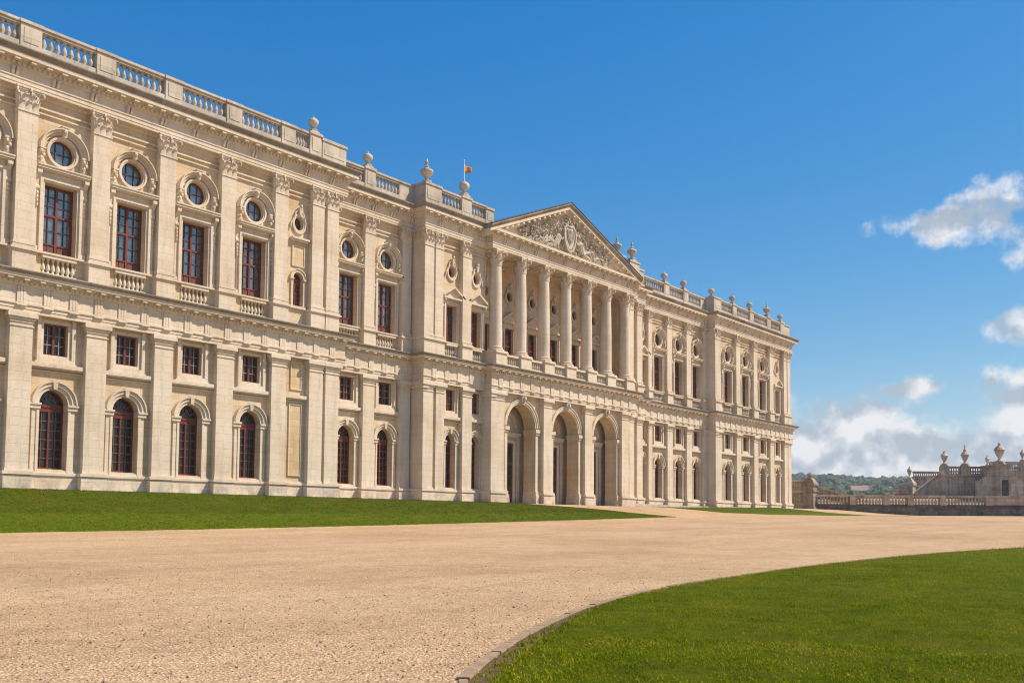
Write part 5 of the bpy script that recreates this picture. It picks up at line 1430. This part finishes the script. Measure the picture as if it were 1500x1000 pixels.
for px, py, sx, sy in ((1455, 306, 105, 44), (1390, 318, 52, 34), (1310, 326, 34, 20), (1495, 474, 70, 26), (1335, 570, 70, 15), (1480, 568, 95, 32), (1248, 618, 72, 58), (1190, 632, 60, 40), (1320, 650, 170, 66), (1430, 690, 420, 120), (1180, 655, 110, 60), (1620, 640, 180, 80), (1750, 330, 180, 60)):
    CL.append((bearing(px), elev(px, py), sx / 1430, sy / 1430))
R = random.Random(4)
for k in range(26): CL.append((R.uniform(-pi, pi) * 1.0, R.uniform(.04, .3), R.uniform(.1, .3), R.uniform(.03, .07)))
CL = CL[:13] + [c for c in CL[13:] if not (.05 < c[0] < 1.45)]
acc = None
for c in CL:
    b = blob(*c); acc = b if acc is None else math_n(nt, 'MAXIMUM', acc, b)
for px, py, sx, sy in ((1250, 668, 140, 92), (1440, 690, 330, 92)):   # the dense bank low over the hills
    acc = math_n(nt, 'MAXIMUM', acc, math_n(nt, 'MINIMUM', math_n(nt, 'MULTIPLY', blob(bearing(px), elev(px, py), sx / 1430, sy / 1430), 2.2), 1.7))
acc = math_n(nt, 'MAXIMUM', acc, -1.5)
n1 = cnoise(17, 10, .6, (5.6, 2.3, 0), 0)
dens = math_n(nt, 'ADD', math_n(nt, 'MULTIPLY', acc, .75), math_n(nt, 'MULTIPLY', math_n(nt, 'SUBTRACT', n1, .52), 5.0))
mr = N(nt, 'ShaderNodeMapRange', interpolation_type='SMOOTHSTEP'); mr.inputs['From Min'].default_value = -.1; mr.inputs['From Max'].default_value = .95
L(nt, dens, mr.inputs['Value'])
mask = math_n(nt, 'MULTIPLY', mr.outputs[0], .93)
# bright tops, greyer undersides
n3 = cnoise(24, 6, .5, (1.1, .5, 0), 0); n4 = cnoise(24, 6, .5, (1.1, .518, 0), 0)
lit = math_n(nt, 'ADD', .5, math_n(nt, 'MULTIPLY', math_n(nt, 'SUBTRACT', n3, n4), 3.0))
ccol = ramp(nt, lit, [(.2, (.46, .53, .62)), (.48, (.68, .72, .78)), (.72, (.95, .94, .94))])
cs = N(nt, 'ShaderNodeVectorMath', operation='SCALE'); L(nt, ccol, cs.inputs[0]); cs.inputs['Scale'].default_value = 7.0
tone = N(nt, 'ShaderNodeSeparateColor'); L(nt, hs.outputs[0], tone.inputs[0]); tcmb = N(nt, 'ShaderNodeCombineColor')
for q, (kk, pp) in enumerate(((.88, .93), (.811, .79), (.82, .5))):
    L(nt, math_n(nt, 'MULTIPLY', math_n(nt, 'POWER', math_n(nt, 'MAXIMUM', math_n(nt, 'MULTIPLY', tone.outputs[q], .138), 0.0), pp), kk / .138), tcmb.inputs[q])
final = mixc(nt, mask, tcmb.outputs[0], cs.outputs[0])
L(nt, final, bg.inputs['Color']); bg.inputs['Strength'].default_value = .108

# ------------------------------------------------------------------ camera
cam = bpy.data.cameras.new('camera'); co = bpy.data.objects.new('camera', cam); COL.objects.link(co)
cam.sensor_width = 36; cam.lens = 36 * 1430 / 1500; cam.clip_end = 20000; cam.shift_y = 176.6 / 1500
pt, rl = radians(3.3695), radians(.444)
fw = mathutils.Vector((cos(th) * cos(pt), sin(th) * cos(pt), sin(pt))); r0 = mathutils.Vector((sin(th), -cos(th), 0)); u0 = r0.cross(fw)
r = r0 * cos(rl) + u0 * sin(rl); u = -r0 * sin(rl) + u0 * cos(rl)
M4 = mathutils.Matrix((( r.x, u.x, -fw.x, 0), (r.y, u.y, -fw.y, -57.7), (r.z, u.z, -fw.z, 1.6), (0, 0, 0, 1)))
co.matrix_world = M4
S.camera = co
S.view_settings.view_transform = 'Standard'; S.view_settings.look = 'None'; S.view_settings.exposure = .35; S.view_settings.gamma = 1
S.cycles.filter_width = 1.1; S.cycles.max_bounces = 6; S.cycles.diffuse_bounces = 5; S.cycles.glossy_bounces = 3; S.cycles.volume_bounces = 1
print('balusters single', NB[0], 'blades', cnt)
